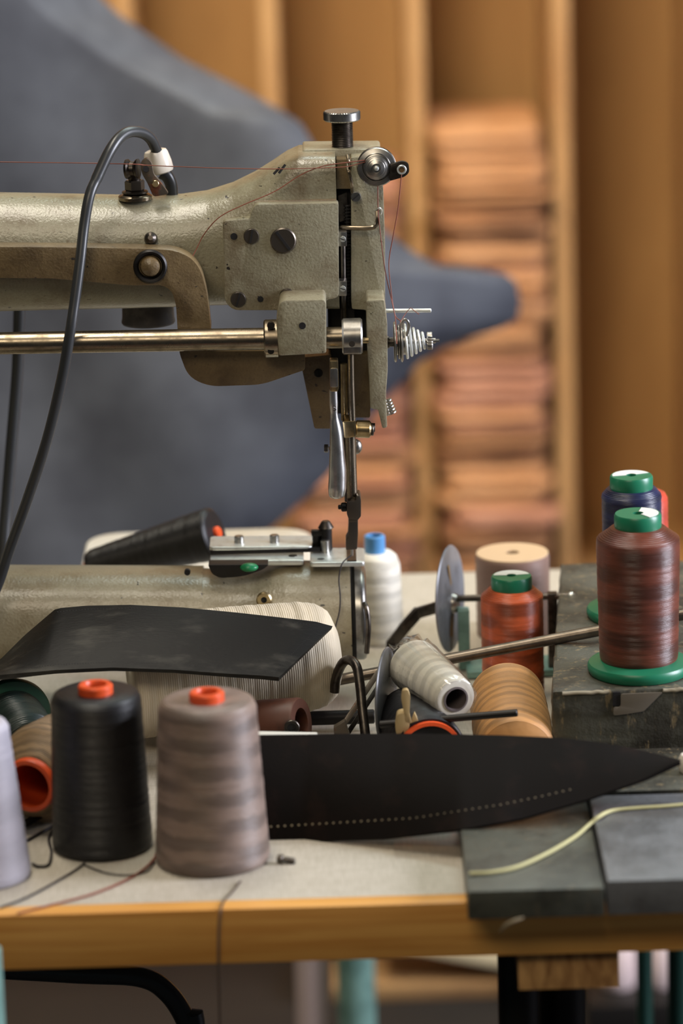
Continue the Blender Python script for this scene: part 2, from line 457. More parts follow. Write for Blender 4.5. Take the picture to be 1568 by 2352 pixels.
# stacks of leather sheets between the dividers: every sheet a thing
def sheet_mesh(seed, wx, dy, mat_):
    rnd = random.Random(seed); b = BM(); nx, ny = 22, 8; T_ = 1.0
    ph = [rnd.uniform(0, 6) for _ in range(4)]; am = rnd.uniform(.0001, .0006); cur = rnd.uniform(-.0012, .0002)
    rows = []
    for s in (0, 1, 2, 3):
        zz = [0.0, .28, .72, 1.0][s]; inset = [.0035, 0, 0, .0035][s]; g = []
        for i in range(nx + 1):
            for j in range(ny + 1):
                u = i / nx * 2 - 1; v = j / ny * 2 - 1
                # rounded rectangle
                e = 7; r = max((abs(u) ** e + abs(v) ** e) ** (1 / e), 1e-6); m = max(abs(u), abs(v)); f = m / r if r > 0 else 1
                x = u * f * (wx / 2 - inset); y = v * f * (dy / 2 - inset)
                wv = am * sin(7 * u + ph[0]) + am * .8 * sin(4 * v + ph[1]) + cur * max(0, u) ** 2 * 1.6
                g.append(b.verts.new((x, y, zz * .009 + wv)))
        rows.append(g)
    def id(i, j): return i * (ny + 1) + j
    for i in range(nx):
        for j in range(ny):
            b.faces.new([rows[0][q] for q in (id(i, j), id(i, j + 1), id(i + 1, j + 1), id(i + 1, j))])
            b.faces.new([rows[3][q] for q in (id(i, j), id(i + 1, j), id(i + 1, j + 1), id(i, j + 1))])
    rim = [id(i, 0) for i in range(nx)] + [id(nx, j) for j in range(ny)] + [id(i, ny) for i in range(nx, 0, -1)] + [id(0, j) for j in range(ny, 0, -1)]
    for s in range(3):
        for q in range(len(rim)):
            a, c = rim[q], rim[(q + 1) % len(rim)]
            b.faces.new((rows[s][a], rows[s][c], rows[s + 1][c], rows[s + 1][a]))
    return mesh_from(b, 'leather_sheet', mat_, 50)
def stack(xl, xr, ztop, zbot, Yc, dy, protos, label, top_label, group, seed, gaps=()):
    rnd = random.Random(seed); z = zbot; last = None
    while z < ztop:
        th = rnd.choice((.006, .008, .010, .013, .017, .022))
        me = rnd.choice(protos)
        o = bpy.data.objects.new('leather_sheet', me); COL.objects.link(o)
        o.scale = (1, 1, th / .009)
        o.location = ((xl + xr) / 2 + rnd.gauss(0, .005), Yc + rnd.gauss(0, .008), z)
        o.rotation_euler = (0, 0, rnd.gauss(0, .035))
        tag(o, label, 'leather', group); last = o
        z += th + (rnd.uniform(.003, .009) if rnd.random() < .30 else .0020)
    tag(last, top_label, 'leather', group)
xl, xr = at(1000, 700, 5.36).x, at(1258, 700, 5.36).x
P = [sheet_mesh(s, xr - xl, .25, M[m]) for s, m in ((1, 'tan_a'), (2, 'tan_a'), (3, 'tan_b'), (4, 'tan_c'), (5, 'tan_a'))]
stack(xl, xr, at(1100, 318, 5.36).z, .181, 5.46, .25, P, 'tan leather sheet inside the tall stack in the right-hand shelf bay',
      'tan leather sheet on the very top of the tall right-hand stack', 'tan leather sheets in the right-hand stack', 3)
xl, xr = at(664, 700, 5.36).x, at(930, 700, 5.36).x
P = [sheet_mesh(s, xr - xl, .25, M[m]) for s, m in ((11, 'tan_b'), (12, 'tan_b'), (13, 'tan_a'), (14, 'tan_c'))]
stack(xl, xr, at(800, 425, 5.36).z, .181, 5.46, .25, P, 'pinkish tan leather sheet inside the stack left of the middle divider',
      'pinkish tan leather sheet topping the stack behind the machine head', 'pinkish leather sheets in the left-hand stack', 5)

# the big hanging hide
edge = [(-500, 60), (-60, 190), (0, 232), (40, 275), (80, 335), (140, 420), (200, 540), (250, 632), (285, 688), (330, 715), (400, 745), (470, 800), (530, 878),
        (560, 915), (590, 960), (612, 1000), (622, 1100), (632, 1160), (650, 1182), (690, 1192), (730, 1186), (752, 1150), (775, 1070), (800, 1010), (835, 955), (870, 925),
        (910, 885), (1000, 818), (1085, 755), (1150, 690), (1200, 636), (1260, 560), (1400, 400)]
ys = []
for (a, _), (c, _) in zip(edge, edge[1:]):
    n = max(2, int((c - a) / 16)); ys += [a + (c - a) * i / n for i in range(n)]
ys.append(1400)
def hide_fn(u, v):
    k = v * (len(ys) - 1); i = min(int(k), len(ys) - 2); py = ys[i] + (ys[i + 1] - ys[i]) * (k - i)
    xr_ = interp(edge, py); px = -420 + (xr_ + 420) * u
    d = (1 - u) * (xr_ + 420)
    Y = 4.25 + .022 * sin(px / 260 + py / 420) + .006 * sin(px / 90 - py / 160) + .035 * math.exp(-d / 60) + .05 * max(0, (px - 850) / 350)
    if d < 160 and py < 260: Y += .05 * (1 - d / 160)
    return at(px, py, Y)
b = BM(); sheet(b, hide_fn, 70, len(ys) * 2, .004)
tag(obj('leather_hide', b, M['hide'], angle=60), 'large slate blue-grey leather hide hanging behind the machine, one corner pointing right', 'leather hide')

# ------------------------------------------------------------------ the table
fy = on(600, 2088, TZ).y; zb = TZ - .042
rootT = thing('work_table', 'work table with pale linen-look top and oak front edge under everything', 'table', (0, 3.05, 0))
b = BM(); box(b, (0.05, (fy + .02 + 3.50) / 2, TZ - .02), (1.9, 3.50 - fy - .02, .04), .001); obj('tabletop', b, M['laminate'], rootT)
b = BM(); box(b, (0.05, fy + .0105, TZ - .021), (1.9, .019, .0425), .0016); obj('front_edging', b, M['oak'], rootT, label='oak front edging')
p = at(1298, 2230, fy + .05)
b = BM(); box(b, (p.x, fy + .165, zb - .0160), (.073, .30, .031), .001); o = obj('support_block', b, M['pine'], rootT)
b = BM(); box(b, (p.x, fy + .0135, zb - .0160), (.0735, .004, .0315), .0005); obj('end_grain', b, M['endgrain'], o)
for px, rr in ((1190, .0155), (1290, .0185)):
    q = at(px, 2300, fy + (.10 if px < 1200 else .14))
    b = BM(); zt = zb - (.0 if px < 1200 else .032); cyl(b, (q.x, q.y, 0), (q.x, q.y, zt), rr, seg=24); obj('leg', b, M['black_metal'], rootT)
for sx in (-.82, .9):
    for yy in (2.75, 3.4):
        b = BM(); box(b, (sx, yy, zb / 2), (.05, .05, zb), .002); obj('leg', b, M['black_metal'], rootT)
b = BM(); box(b, (.04, 3.44, zb - .03), (1.7, .03, .06), .002); obj('back_rail', b, M['black_metal'], rootT)

# things under the table, far and soft
def post(name, label, cat, px, Y, r, h, m, tilt=0, x2=None):
    q = at(px, 2280, Y); b = BM()
    cyl(b, (q.x + tilt, Y, 0), (q.x, Y, h), r, r, seg=28, bev=.006)
    return tag(obj(name, b, m), label, cat)
post('floor_post', 'pinkish white round post standing under the table, left of a teal one', 'post', 725, 4.0, .020, .30, M['pinkwhite'], -.004)
post('floor_post', 'pale teal round post standing under the table, beside the pinkish one', 'post', 818, 3.98, .021, .30, M['teal'])
post('floor_post', 'dark teal post under the right end of the table', 'post', 1480, 3.5, .008, .60, M['teal_dark'])
post('floor_post', 'dark teal post under the table at the right edge of the photo', 'post', 1560, 3.5, .012, .60, M['teal_dark'])
q = at(1065, 2275, 4.30); b = BM()
t = Matrix.Translation((q.x, 4.32, .061)) @ Matrix.Rotation(R(13), 4, 'Y'); box(b, (0, 0, 0), (.20, .10, .028), .006, M=t)
tag(obj('paper_parcel', b, M['parcel']), 'pale cream packet leaning on a plank under the table', 'packet')
b = BM(); q = at(1010, 2345, 4.30); box(b, (q.x, 4.32, .0105), (.34, .10, .021), .004)
tag(obj('wooden_box', b, M['plank']), 'brown wooden box on the floor under the packet', 'box')
q = at(1470, 2262, 4.2); hc = q.z
b = BM(); box(b, (q.x + .02, 4.2, hc / 2), (.17, .12, hc), .004); tag(obj('dark_crate', b, M['black_metal']), 'dark crate on the floor under the right end of the table', 'crate')
for i, px in enumerate((1420, 1520)):
    b = BM(); q = at(px, 2215, 4.2); lathe(b, [(0, 0), (.019, 0), (.022, .01), (.020, .05), (.012, .065), (0, .066)], Matrix.Translation((q.x, 4.2, hc + .0005)), 24)
    tag(obj('paper_roll', b, M['pinkwhite']), ('pale roll standing on the dark crate beside the pine support block', 'pale roll standing on the dark crate between the two dark teal posts')[i], 'roll')
b = BM(); tube(b, [at(-60, 2222, 2.95), at(180, 2236, 2.95), at(320, 2244, 2.95), at(385, 2280, 2.95), at(430, 2352, 2.95), at(455, 2450, 2.95), (at(470, 2500, 2.95).x, 2.95, .0045)], .0085, 12)
tag(obj('cable', b, M['cord']), 'thick black cord hanging in a bend below the left table edge', 'cable')
q = at(-4, 2200, 2.50)
b = BM(); cyl(b, (q.x - .009, 2.50, 0), (q.x - .009, 2.50, .775), .011, seg=20, bev=.002)
tag(obj('stand_post', b, M['teal']), 'pale teal upright post cut by the left edge of the photo, before the table', 'post')

# ------------------------------------------------------------------ spools
def wound(r_pts, n=60, amp=.0002, seed=1):
    """profile of a wound package with slight ridges"""
    rnd = random.Random(seed); z0, z1 = r_pts[0][1], r_pts[-1][1]; out = []
    pts = [(z, r) for r, z in r_pts]
    for i in range(n + 1):
        z = z0 + (z1 - z0) * i / n; out.append((interp(pts, z) + rnd.uniform(-amp, amp), z))
    return [(0, z0)] + out + [(0, z1)]
def label_disc(b, r, ri, z, a0, a1, n=14):
    vo = [b.verts.new((r * cos(a0 + (a1 - a0) * i / n), r * sin(a0 + (a1 - a0) * i / n), z)) for i in range(n + 1)]
    vi = [b.verts.new((ri * cos(a0 + (a1 - a0) * i / n), ri * sin(a0 + (a1 - a0) * i / n), z)) for i in range(n + 1)]
    vo2 = [b.verts.new(v.co + Vector((0, 0, .0003))) for v in vo]; vi2 = [b.verts.new(v.co + Vector((0, 0, .0003))) for v in vi]
    for i in range(n):
        b.faces.new((vo2[i], vo2[i + 1], vi2[i + 1], vi2[i])); b.faces.new((vo[i], vi[i], vi[i + 1], vo[i + 1]))
        b.faces.new((vo[i], vo[i + 1], vo2[i + 1], vo2[i])); b.faces.new((vi[i], vi2[i], vi2[i + 1], vi[i + 1]))
    b.faces.new((vo[0], vo2[0], vi2[0], vi[0])); b.faces.new((vo[n], vi[n], vi2[n], vo2[n]))
def placed(p, d=(0, 0, 1), side=None): return frame(p, d, side)
def king_spool(label, m, Mx, H, r, r_sh, rc, rf, cap=M['green'], lab=None, group=None, base=True):
    """green-capped spool: flange below, wound body, sloping shoulder, cap with a hole"""
    root = thing('thread_spool', label, 'thread spool', None, group, Mx)
    fl = .0105; ch = .011
    if base:
        b = BM(); lathe(b, [(0, 0), (rf * .96, 0), (rf, .003), (rf, .0065), (rf * .97, .0085), (rf * .80, fl), (r * .7, fl + .002), (0, fl + .002)], None, 56)
        obj('base_flange', b, cap, root, local=True)
    z0 = fl if base else 0; zt = H - ch; sh = min(.016, (r_sh - rc) * .55 + .004)
    b = BM(); lathe(b, wound([(r * .97, z0), (r, z0 + .004), (r_sh, zt - sh), (r_sh * .985, zt - sh + .003), (rc + .002, zt)], 80), None, 56)
    obj('thread_body', b, m, root, local=True, angle=60)
    b = BM(); lathe(b, [(rc * .3, zt - .002), (rc * .97, zt - .002), (rc, zt + .001), (rc, H - .0018), (rc * .95, H), (rc * .22, H), (rc * .2, H - .006)], None, 44, closed=True)
    o = obj('cap', b, cap, root, local=True)
    b = BM(); lathe(b, [(0, H - .004), (rc * .24, H - .004), (rc * .24, H - .006), (0, H - .006)], None, 24); obj('core_hole', b, M['hole'], o, local=True)
    if lab: b = BM(); label_disc(b, rc * .88, rc * .24, H + .0001, *lab); obj('paper_label', b, M['label'], o, local=True)
    return root
def cone_spool(label, m, Mx, H, rb, rtp, core, rcore=.013, up=.006, group=None, edge_r=.0045, end_core=None):
    """big cross-wound thread cone on a plastic core"""
    root = thing('thread_cone', label, 'thread cone', None, group, Mx)
    e = edge_r
    prof = [(rb - e * .8, 0.0), (rb - e * .2, e * .25), (rb, e), (rtp + .0005, H - e * 1.2), (rtp - e * .35, H - e * .35), (rtp - e, H), (rcore, H - .001)]
    b = BM(); lathe(b, wound(prof[:4], 70, .00022, int(H * 1e4))[1:-1] + prof[4:] + [(0, H - .001)], None, 64)
    b.verts.ensure_lookup_table()
    lathe(b, [(0, 0), (rb - e * .8, 0)], None, 64); bmesh.ops.remove_doubles(b, verts=b.verts, dist=1e-5)
    obj('thread_body', b, m, root, local=True, angle=60)
    b = BM(); lathe(b, [(rcore, H - .004), (rcore, H + up - .0015), (rcore - .0012, H + up), (rcore - .0045, H + up), (rcore - .0055, H + up - .002), (rcore - .0055, H - .004)], None, 40, closed=True)
    o = obj('core', b, core, root, local=True)
    b = BM(); lathe(b, [(0, H - .001), (rcore - .0052, H - .001), (rcore - .0052, H - .003), (0, H - .003)], None, 24); obj('core_hole', b, M['hole'] if end_core is None else end_core, o, local=True)
    return root
UPR = Vector((0, 0, 1))
# --- front row of standing cones
p = on(489, 1974, TZ)
cone_spool('taupe brown thread cone with orange core at the front of the table', T['brown'], placed(p), .127, .0432, .0362, M['orange'], .0132, group='standing thread cones at the front')
p = on(236, 1944, TZ)
cone_spool('black thread cone with orange core at the front, left of the taupe one', T['black'], placed(p), .124, .0382, .0335, M['orange'], .0132, group='standing thread cones at the front')
p = on(-42, 2012, TZ)
cone_spool('lilac grey thread cone cut by the left edge of the photo', T['lilac'], placed(p), .122, .0372, .0255, M['orange'], .0110, group='standing thread cones at the front')

# --- the worn block and what stands on it
BZ = TZ + .073
yb0, yb1 = 2.893, 3.262
xl = on(1268, 1600, BZ).x
b = BM()
n = 26; rnd = random.Random(4)
box(b, ((xl + .62) / 2 + .0, (yb0 + yb1) / 2, (TZ + BZ) / 2), (.62 - xl, yb1 - yb0, BZ - TZ), .003, seg=2)
bmesh.ops.subdivide_edges(b, edges=[e for e in b.edges if e.calc_length() > .05], cuts=18, use_grid_fill=True)
xw = on(1294, 1325, BZ).x
for v in b.verts:
    v.co.x += (xw - xl) * max(0, (v.co.y - yb0) / (yb1 - yb0)) * max(0, (.62 - v.co.x) / (.62 - xl))
    v.co += Vector((rnd.uniform(-1, 1) * .0006, rnd.uniform(-1, 1) * .0007, rnd.uniform(-1, 1) * .0005))
rb = obj('worn_block', b, M['block'], angle=45); tag(rb, 'thick worn dark grey-green block on the table under the maroon spool', 'block')
bare = mat('bare_wood_edge', S(150, 140, 118), .6)
for a_, c_ in ((1291, 1398), (1522, 1600)):
    b = BM(); p0 = at(a_, 1596, yb0 - .0004); p1 = at(c_, 1596, yb0 - .0004); p0.z = p1.z = BZ - .0012
    pp = [p0 + (p1 - p0) * (i / 8) + Vector((0, random.uniform(-.0004, .0002), random.uniform(-.0006, .0004))) for i in range(9)]
    tube(b, pp, .0016, 8, 4); obj('worn_edge', b, bare, rb)
b = BM(); prism(b, [(1407, 1590), (1424, 1590), (1424, 1622), (1407, 1622)], yb0 - .0014, yb0 + .002, 0); obj('notch', b, M['hole'], rb)
b = BM(); prism(b, fillet([(1425, 1594), (1522, 1590), (1500, 1612), (1478, 1634), (1440, 1640), (1408, 1644), (1408, 1624), (1425, 1624)], 6), yb0 - .0022, yb0 - .0012, .0002)
tag(obj('tape_scrap', b, M['tape']), 'torn greyish tape stuck on the block front below the maroon spool', 'tape')

p = on(1467, 1541, BZ + .0006)
king_spool('tall maroon thread spool on a wide green flange, standing on the worn block', T['maroon'], placed(p, UPR), .131, .0315, .0334, .0188, .0412, lab=(R(-60), R(75)), group='green-capped thread spools')
p = on(1452, 1414, BZ + .0006)
king_spool('navy blue thread spool with green cap behind the maroon one', T['navy'], placed(p, UPR), .122, .0235, .0250, .0180, .0385, lab=(R(20), R(190)), group='green-capped thread spools')
p = on(1478, 1368, BZ + .0006)
cone_spool('coral red thread cone almost hidden behind the navy spool', T['coral'], placed(p), .092, .0215, .0205, M['orange'], .009)
p = on(1179, 1600, TZ + .0005)
king_spool('short rust orange thread spool with green cap, standing left of the block', T['rust'], placed(p, UPR), .107, .0262, .0264, .0173, .030, lab=(R(10), R(175)), group='green-capped thread spools', base=False)

# big flat-topped beige roll behind it
Yr = 3.295; c = at(1176, 1271, Yr); H = c.z - TZ
root = thing('thread_roll', 'beige thread roll with a flat pale top, standing behind the rust orange spool', 'thread roll', None, None, placed((c.x, Yr, TZ + .0005)))
rr = 85 * mm(1176, 1271, Yr)
b = BM(); lathe(b, wound([(rr * .99, 0), (rr, .004), (rr, H - .003), (rr * .98, H - .0008)], 50), None, 56); obj('thread_body', b, T['tanroll'], root, local=True, angle=60)
b = BM(); ringz(b, Matrix.Translation((0, 0, H - .0008)), rr * .97, .0062, .0014, 56); o = obj('end_disc', b, mat('pale_card_disc', S(196, 166, 130), .6), root, local=True)
b = BM(); lathe(b, [(0, H - .0004), (.0062, H - .0004), (.0062, H - .002), (0, H - .002)], None, 24); obj('core_hole', b, mat('brown_hollow', S(96, 72, 40), .8), o, local=True)

# white cone with a blue core behind the machine end
p = on(866, 1468, TZ + .0005); k = mm(866, 1400, p.y)
Hc = (1468 - 1268) * k / cos(.28)
root = thing('thread_cone', 'off-white thread cone with light blue core behind the machine bed end', 'thread cone', None, None, placed(p))
b = BM(); lathe(b, wound([(.0235, 0), (.0245, .004), (.0220, Hc - .012), (.0195, Hc - .004), (.0150, Hc)], 60), None, 48); obj('thread_body', b, T['white'], root, local=True, angle=60)
b = BM(); lathe(b, [(.0068, Hc - .003), (.0092, Hc - .003), (.0092, Hc + .0145), (.0084, Hc + .0155), (.0062, Hc + .0155), (.0058, Hc + .005)], None, 36, closed=True); o = obj('core', b, M['blue'], root, local=True)
b = BM(); lathe(b, [(0, Hc + .006), (.0064, Hc + .006), (.0064, Hc + .004), (0, Hc + .004)], None, 24); obj('core_hole', b, mat('deep_blue', S(18, 56, 88), .7), o, local=True)

# --- lying spools
A, B = at(1163, 1598, 3.005), at(1186, 1735, 2.885)
root = thing('thread_spool', 'tan thread spool lying on its side against the worn block, end toward the viewer', 'thread spool', None, None, placed(A, B - A))
L = (B - A).length
b = BM(); lathe(b, wound([(.0285, 0), (.0308, .004), (.0316, L * .5), (.0312, L - .006), (.0285, L - .001)], 80, .00035), None, 64); obj('thread_body', b, T['tan'], root, local=True, angle=70)
b = BM(); lathe(b, [(.009, L - .002), (.013, L - .002), (.013, L + .003), (.009, L + .003)], None, 32, closed=True); obj('core', b, M['green'], root, local=True)

A, B = at(948, 1526, 2.985), at(1046, 1606, 2.905)
L = (B - A).length
root = thing('thread_cone', 'white thread cone in clear film, lying with its hollow end to the right', 'thread cone', None, None, placed(A, B - A))
b = BM(); lathe(b, [(.012, 0), (.020, 0), (.0218, .003)] + wound([(.0218, .004), (.0172, L - .004)], 50, .0004)[1:-1] + [(.0165, L - .001), (.0150, L), (.0102, L), (.0102, L - .05), (.0102, .01)], None, 56, closed=True)
obj('thread_body', b, T['white'], root, local=True, angle=60)
b = BM(); lathe(b, [(.0085, L - .045), (.0102, L - .045), (.0104, L + .001), (.0090, L + .0012)], None, 40, closed=True); o = obj('core', b, M['card'], root, local=True)
b = BM(); lathe(b, [(0, L - .040), (.0088, L - .040), (.0088, L - .042), (0, L - .042)], None, 24); obj('core_hole', b, M['hole'], o, local=True)
b = BM(); rnd = random.Random(9)
prof = [(.0150, L + .0012), (.0176, L + .0004), (.0184, L - .006), (.0232, .003), (.0225, -.004), (.017, -.012), (.012, -.020)]
seg = 40; rings = []
for q, (r_, z_) in enumerate(prof):
    amp = .0004 if q < 3 else .0040
    rings.append([b.verts.new(((r_ + rnd.uniform(-amp, amp)) * cos(2 * pi * i / seg), (r_ + rnd.uniform(-amp, amp)) * sin(2 * pi * i / seg), z_ + rnd.uniform(-amp, amp))) for i in range(seg)])
for a, c in zip(rings, rings[1:]):
    for i in range(seg):
        b.faces.new((a[i], a[(i + 1) % seg], c[(i + 1) % seg], c[i]))
o = obj('wrap_film', b, M['film'], root, local=True, angle=60)
sm = o.modifiers.new('thickness', 'SOLIDIFY'); sm.thickness = .0003; sm.offset = 1

# big cream yarn cone under the black leather, axis left-right
A, B = at(300, 1556, 3.005), at(716, 1506, 3.028)
L = (B - A).length
root = thing('yarn_cone', 'large cream yarn cone lying across the table under the black leather piece', 'yarn cone', None, None, placed(A, B - A))
b = BM(); pr = [(.0490, 0), (.0510, .004), (.0475, L * .70), (.0455, L - .006), (.0420, L + .008), (.0350, L + .017), (.0200, L + .022)]
lathe(b, wound(pr, 90, .0004), None, 72); obj('yarn_body', b, T['cloth'], root, local=True, angle=70)
b = BM(); lathe(b, [(.008, L + .015), (.011, L + .015), (.011, L + .0225), (.008, L + .0225)], None, 28, closed=True); obj('core', b, M['card'], root, local=True)

# black cone lying on the white enamel box behind the bed
A, B = at(204, 1300, 3.27), at(496, 1224, 3.232)
L = (B - A).length
cone = cone_spool('black thread cone lying on the white enamel box behind the machine bed', T['black'], placed(B, A - B), L, .0235, .0135, M['orange'], .006, .003)
b = BM(); lathe(b, [(0, -.004), (.0042, -.004), (.0055, -.0025), (.0055, .002), (0, .002)], None, 28); obj('core_plug', b, M['orange'], cone, local=True)
xa, xb = at(178, 1300, 3.30).x, at(716, 1260, 3.33).x
b = BM(); box(b, ((xa + xb) / 2, 3.338, TZ + .0306), (xb - xa, .235, .0610), 0)
ve = [e for e in b.edges if abs(e.verts[0].co.z - e.verts[1].co.z) > .05]
bmesh.ops.bevel(b, geom=ve, offset=.035, segments=8, profile=.5, affect='EDGES'); bevel(b, .004, 50, 3)
tag(obj('enamel_box', b, M['cream_box']), 'low white enamelled box with rounded corners behind the machine bed', 'box')

# dark green spool lying at the left, and the jute cone with the orange core
A, B = at(22, 1642, 2.955), at(60, 1704, 2.90)
L = (B - A).length
root = king_spool('dark green thread spool lying tipped under the black leather at the left', T['dgreen'], placed(A, B - A), L + .020, .0262, .0262, .017, .0330, cap=M['green_dark'])
A = Vector((at(72, 1787, 2.80).x, 2.80, TZ + .0405)); d = Vector((.36, .93, 0)).normalized()
root = thing('thread_cone', 'jute brown thread cone lying behind the black cone, orange hollow end showing', 'thread cone', None, None, placed(A, d))
b = BM(); pr = [(.022, 0), (.0245, .002), (.0385, .020), (.0400, .03), (.0350, .085), (.029, .09)]
lathe(b, [(.0185, 0)] + [(interp([(z, r) for r, z in pr], i * .09 / 50) + random.uniform(-.0003, .0003), i * .09 / 50) for i in range(51)] + [(.0185, .09)], None, 56, closed=True)
obj('thread_body', b, T['jute'], root, local=True, angle=60)
b = BM(); lathe(b, [(.0172, -.006), (.0205, -.006), (.0215, -.004), (.0215, .002), (.0184, .004), (.0184, .088), (.0172, .088)], None, 48, closed=True); o = obj('core', b, M['orange'], root, local=True)
b = BM(); lathe(b, [(0, .060), (.0174, .060), (.0174, .064), (0, .064)], None, 32); obj('core_hole', b, M['hole'], o, local=True)

# black cone with orange-red core, on the table under the white one
A = Vector((at(985, 1716, 2.875).x, 2.875, TZ + .031)); d = Vector((-.15, .98, 0)).normalized()
root = thing('thread_cone', 'black thread cone lying under the white cone, its orange rim just showing', 'thread cone', None, None, placed(A, d))
b = BM(); lathe(b, wound([(.0285, 0), (.0300, .004), (.0270, .09), (.024, .095)], 40), None, 48); obj('thread_body', b, T['black'], root, local=True, angle=60)
b = BM(); lathe(b, [(.0235, -.004), (.0265, -.004), (.0265, .003), (.0235, .003)], None, 44, closed=True); o = obj('core', b, M['orange'], root, local=True)

# ------------------------------------------------------------------ leather pieces
# black stitched panel on top of the cream cone
topE = [(-90, 1545), (0, 1524), (60, 1464), (132, 1402), (200, 1396), (300, 1394), (420, 1400), (540, 1411), (640, 1422), (725, 1432), (762, 1442)]
botE = [(-90, 1568), (0, 1556), (130, 1543), (260, 1537), (400, 1542), (520, 1551), (600, 1556), (640, 1560)]
def panel_fn(u, v):
    # u along, v from back edge (0) to front edge (1)
    xt = -90 + (762 + 90) * u; xb_ = -90 + (640 + 90) * u
    yt, yb_ = interp(topE, xt), interp(botE, xb_)
    px = xt + (xb_ - xt) * v; py = yt + (yb_ - yt) * v
    Y = 2.990 - .062 * v + .006 * sin(u * 5 + 1) * (1 - v)
    q = at(px, py, Y)
    return q + Vector((0, 0, .003 * sin(v * pi) * sin(u * 3.1)))
b = BM(); sheet(b, panel_fn, 70, 16, .0044)
pan = obj('leather_piece', b, M['black_leather'], angle=50); tag(pan, 'black stitched leather piece with a slanted right end, lying on the cream yarn cone', 'leather piece')
def stitches(b, fn, pts, up_, ln, r):
    for (u, v), (u2, v2) in zip(pts, pts[1:]):
        a, c = Vector(fn(u, v)) + up_, Vector(fn(u2, v2)) + up_
        m = a + (c - a) * .68
        t = BM(); bmesh.ops.create_icosphere(t, subdivisions=1, radius=1)
        Fm = frame((a + m) / 2, c - a); L_ = (m - a).length / 2
        bmesh.ops.transform(t, matrix=Fm @ Matrix.Diagonal((r, r, L_, 1)), verts=t.verts); merge(b, t)
b = BM(); upv = Vector((0, -.0006, .0018))
stitches(b, panel_fn, [(.06 + .92 * i / 110, .07) for i in range(111)], upv, 0, .0006)
stitches(b, panel_fn, [(.975, .07 + .86 * i / 30) for i in range(31)], upv, 0, .0006)
stitches(b, panel_fn, [(.06 + .92 * i / 110, .93) for i in range(111)], upv, 0, .0006)
obj('stitching', b, M['stitch_dark'], pan)
# long dark blade-shaped piece
topL = [(420, 1694), (600, 1690), (760, 1688), (950, 1688), (1150, 1692), (1290, 1698), (1390, 1710), (1480, 1728), (1545, 1745), (1562, 1750)]
botL = [(420, 1944), (620, 1936), (700, 1935), (880, 1928), (1070, 1906), (1200, 1882), (1350, 1838), (1480, 1792), (1545, 1760), (1562, 1753)]
def blade_fn(u, v):
    px = 420 + (1562 - 420) * u; yt, yb_ = interp(topL, px), interp(botL, px); py = yt + (yb_ - yt) * v
    lift = max(0, (px - 900) / 660)
    Yb = interp([(420, 2.772), (700, 2.770), (1060, 2.718), (1150, 2.720), (1562, 2.752)], px); Yt = 2.815 - .042 * lift
    Y = Yt + (Yb - Yt) * v - .008 * sin(v * pi) * (1 - lift * .8)
    return at(px, py, Y)
b = BM(); sheet(b, blade_fn, 90, 18, .003)
bl = obj('leather_piece', b, M['brown_black_leather'], angle=50); tag(bl, 'long dark brown leather piece tapering to a point, stitched along its lower edge', 'leather piece')
b = BM()
hp = [(622, 1898), (760, 1890), (950, 1879), (1060, 1862), (1140, 1850), (1230, 1832), (1308, 1814)]
nst = 44
for i in range(nst):
    px = 622 + (1308 - 622) * i / (nst - 1); py = interp(hp, px); yt, yb_ = interp(topL, px), interp(botL, px)
    q = Vector(blade_fn((px - 420) / 1142, (py - yt) / (yb_ - yt))) + Vector((0, -.0016, .0003))
    t = BM(); bmesh.ops.create_icosphere(t, subdivisions=1, radius=.0009); bmesh.ops.transform(t, matrix=Matrix.Translation(q) @ Matrix.Diagonal((1.1, .5, 1, 1)), verts=t.verts); merge(b, t)
obj('stitching', b, M['stitch'], bl, label='row of pale stitches')
# reddish brown leather roll with a rivet under the yarn cone
q0, q1 = at(560, 1668, 2.945), at(692, 1660, 2.925)
b = BM(); Mx = frame(q0, q1 - q0); Lr = (q1 - q0).length
lathe(b, [(.0120, 0), (.0195, 0), (.0205, .002), (.0205, Lr - .002), (.0195, Lr), (.0120, Lr)], Mx, 40, closed=True)
rl = obj('leather_roll', b, M['red_leather']); tag(rl, 'reddish brown leather roll under the right end of the cream yarn cone', 'leather roll')
b = BM(); c = at(670, 1672, 2.925 - .0195); ringz(b, frame(c + Vector((0, .002, 0)), (0, -1, .1)), .0062, .0036, .003); obj('eyelet', b, M['dark_steel'], rl)
b = BM(); cyl(b, c + Vector((0, .002, 0)), c + Vector((0, -.0002, 0)), .0037, seg=20); obj('eyelet_hole', b, M['hole'], rl)
# white plastic strip peeping above the blade
b = BM(); q = at(640, 1690, 2.845); box(b, (q.x - .03, q.y, q.z - .011), (.10, .02, .003), .001, M=Matrix.Translation((q.x - .02, q.y + .0, q.z)) @ Matrix.Rotation(R(3), 4, 'Y'))
tag(obj('plastic_strip', b, M['white_strip']), 'thin white plastic strip behind the taupe cone and dark leather', 'strip')
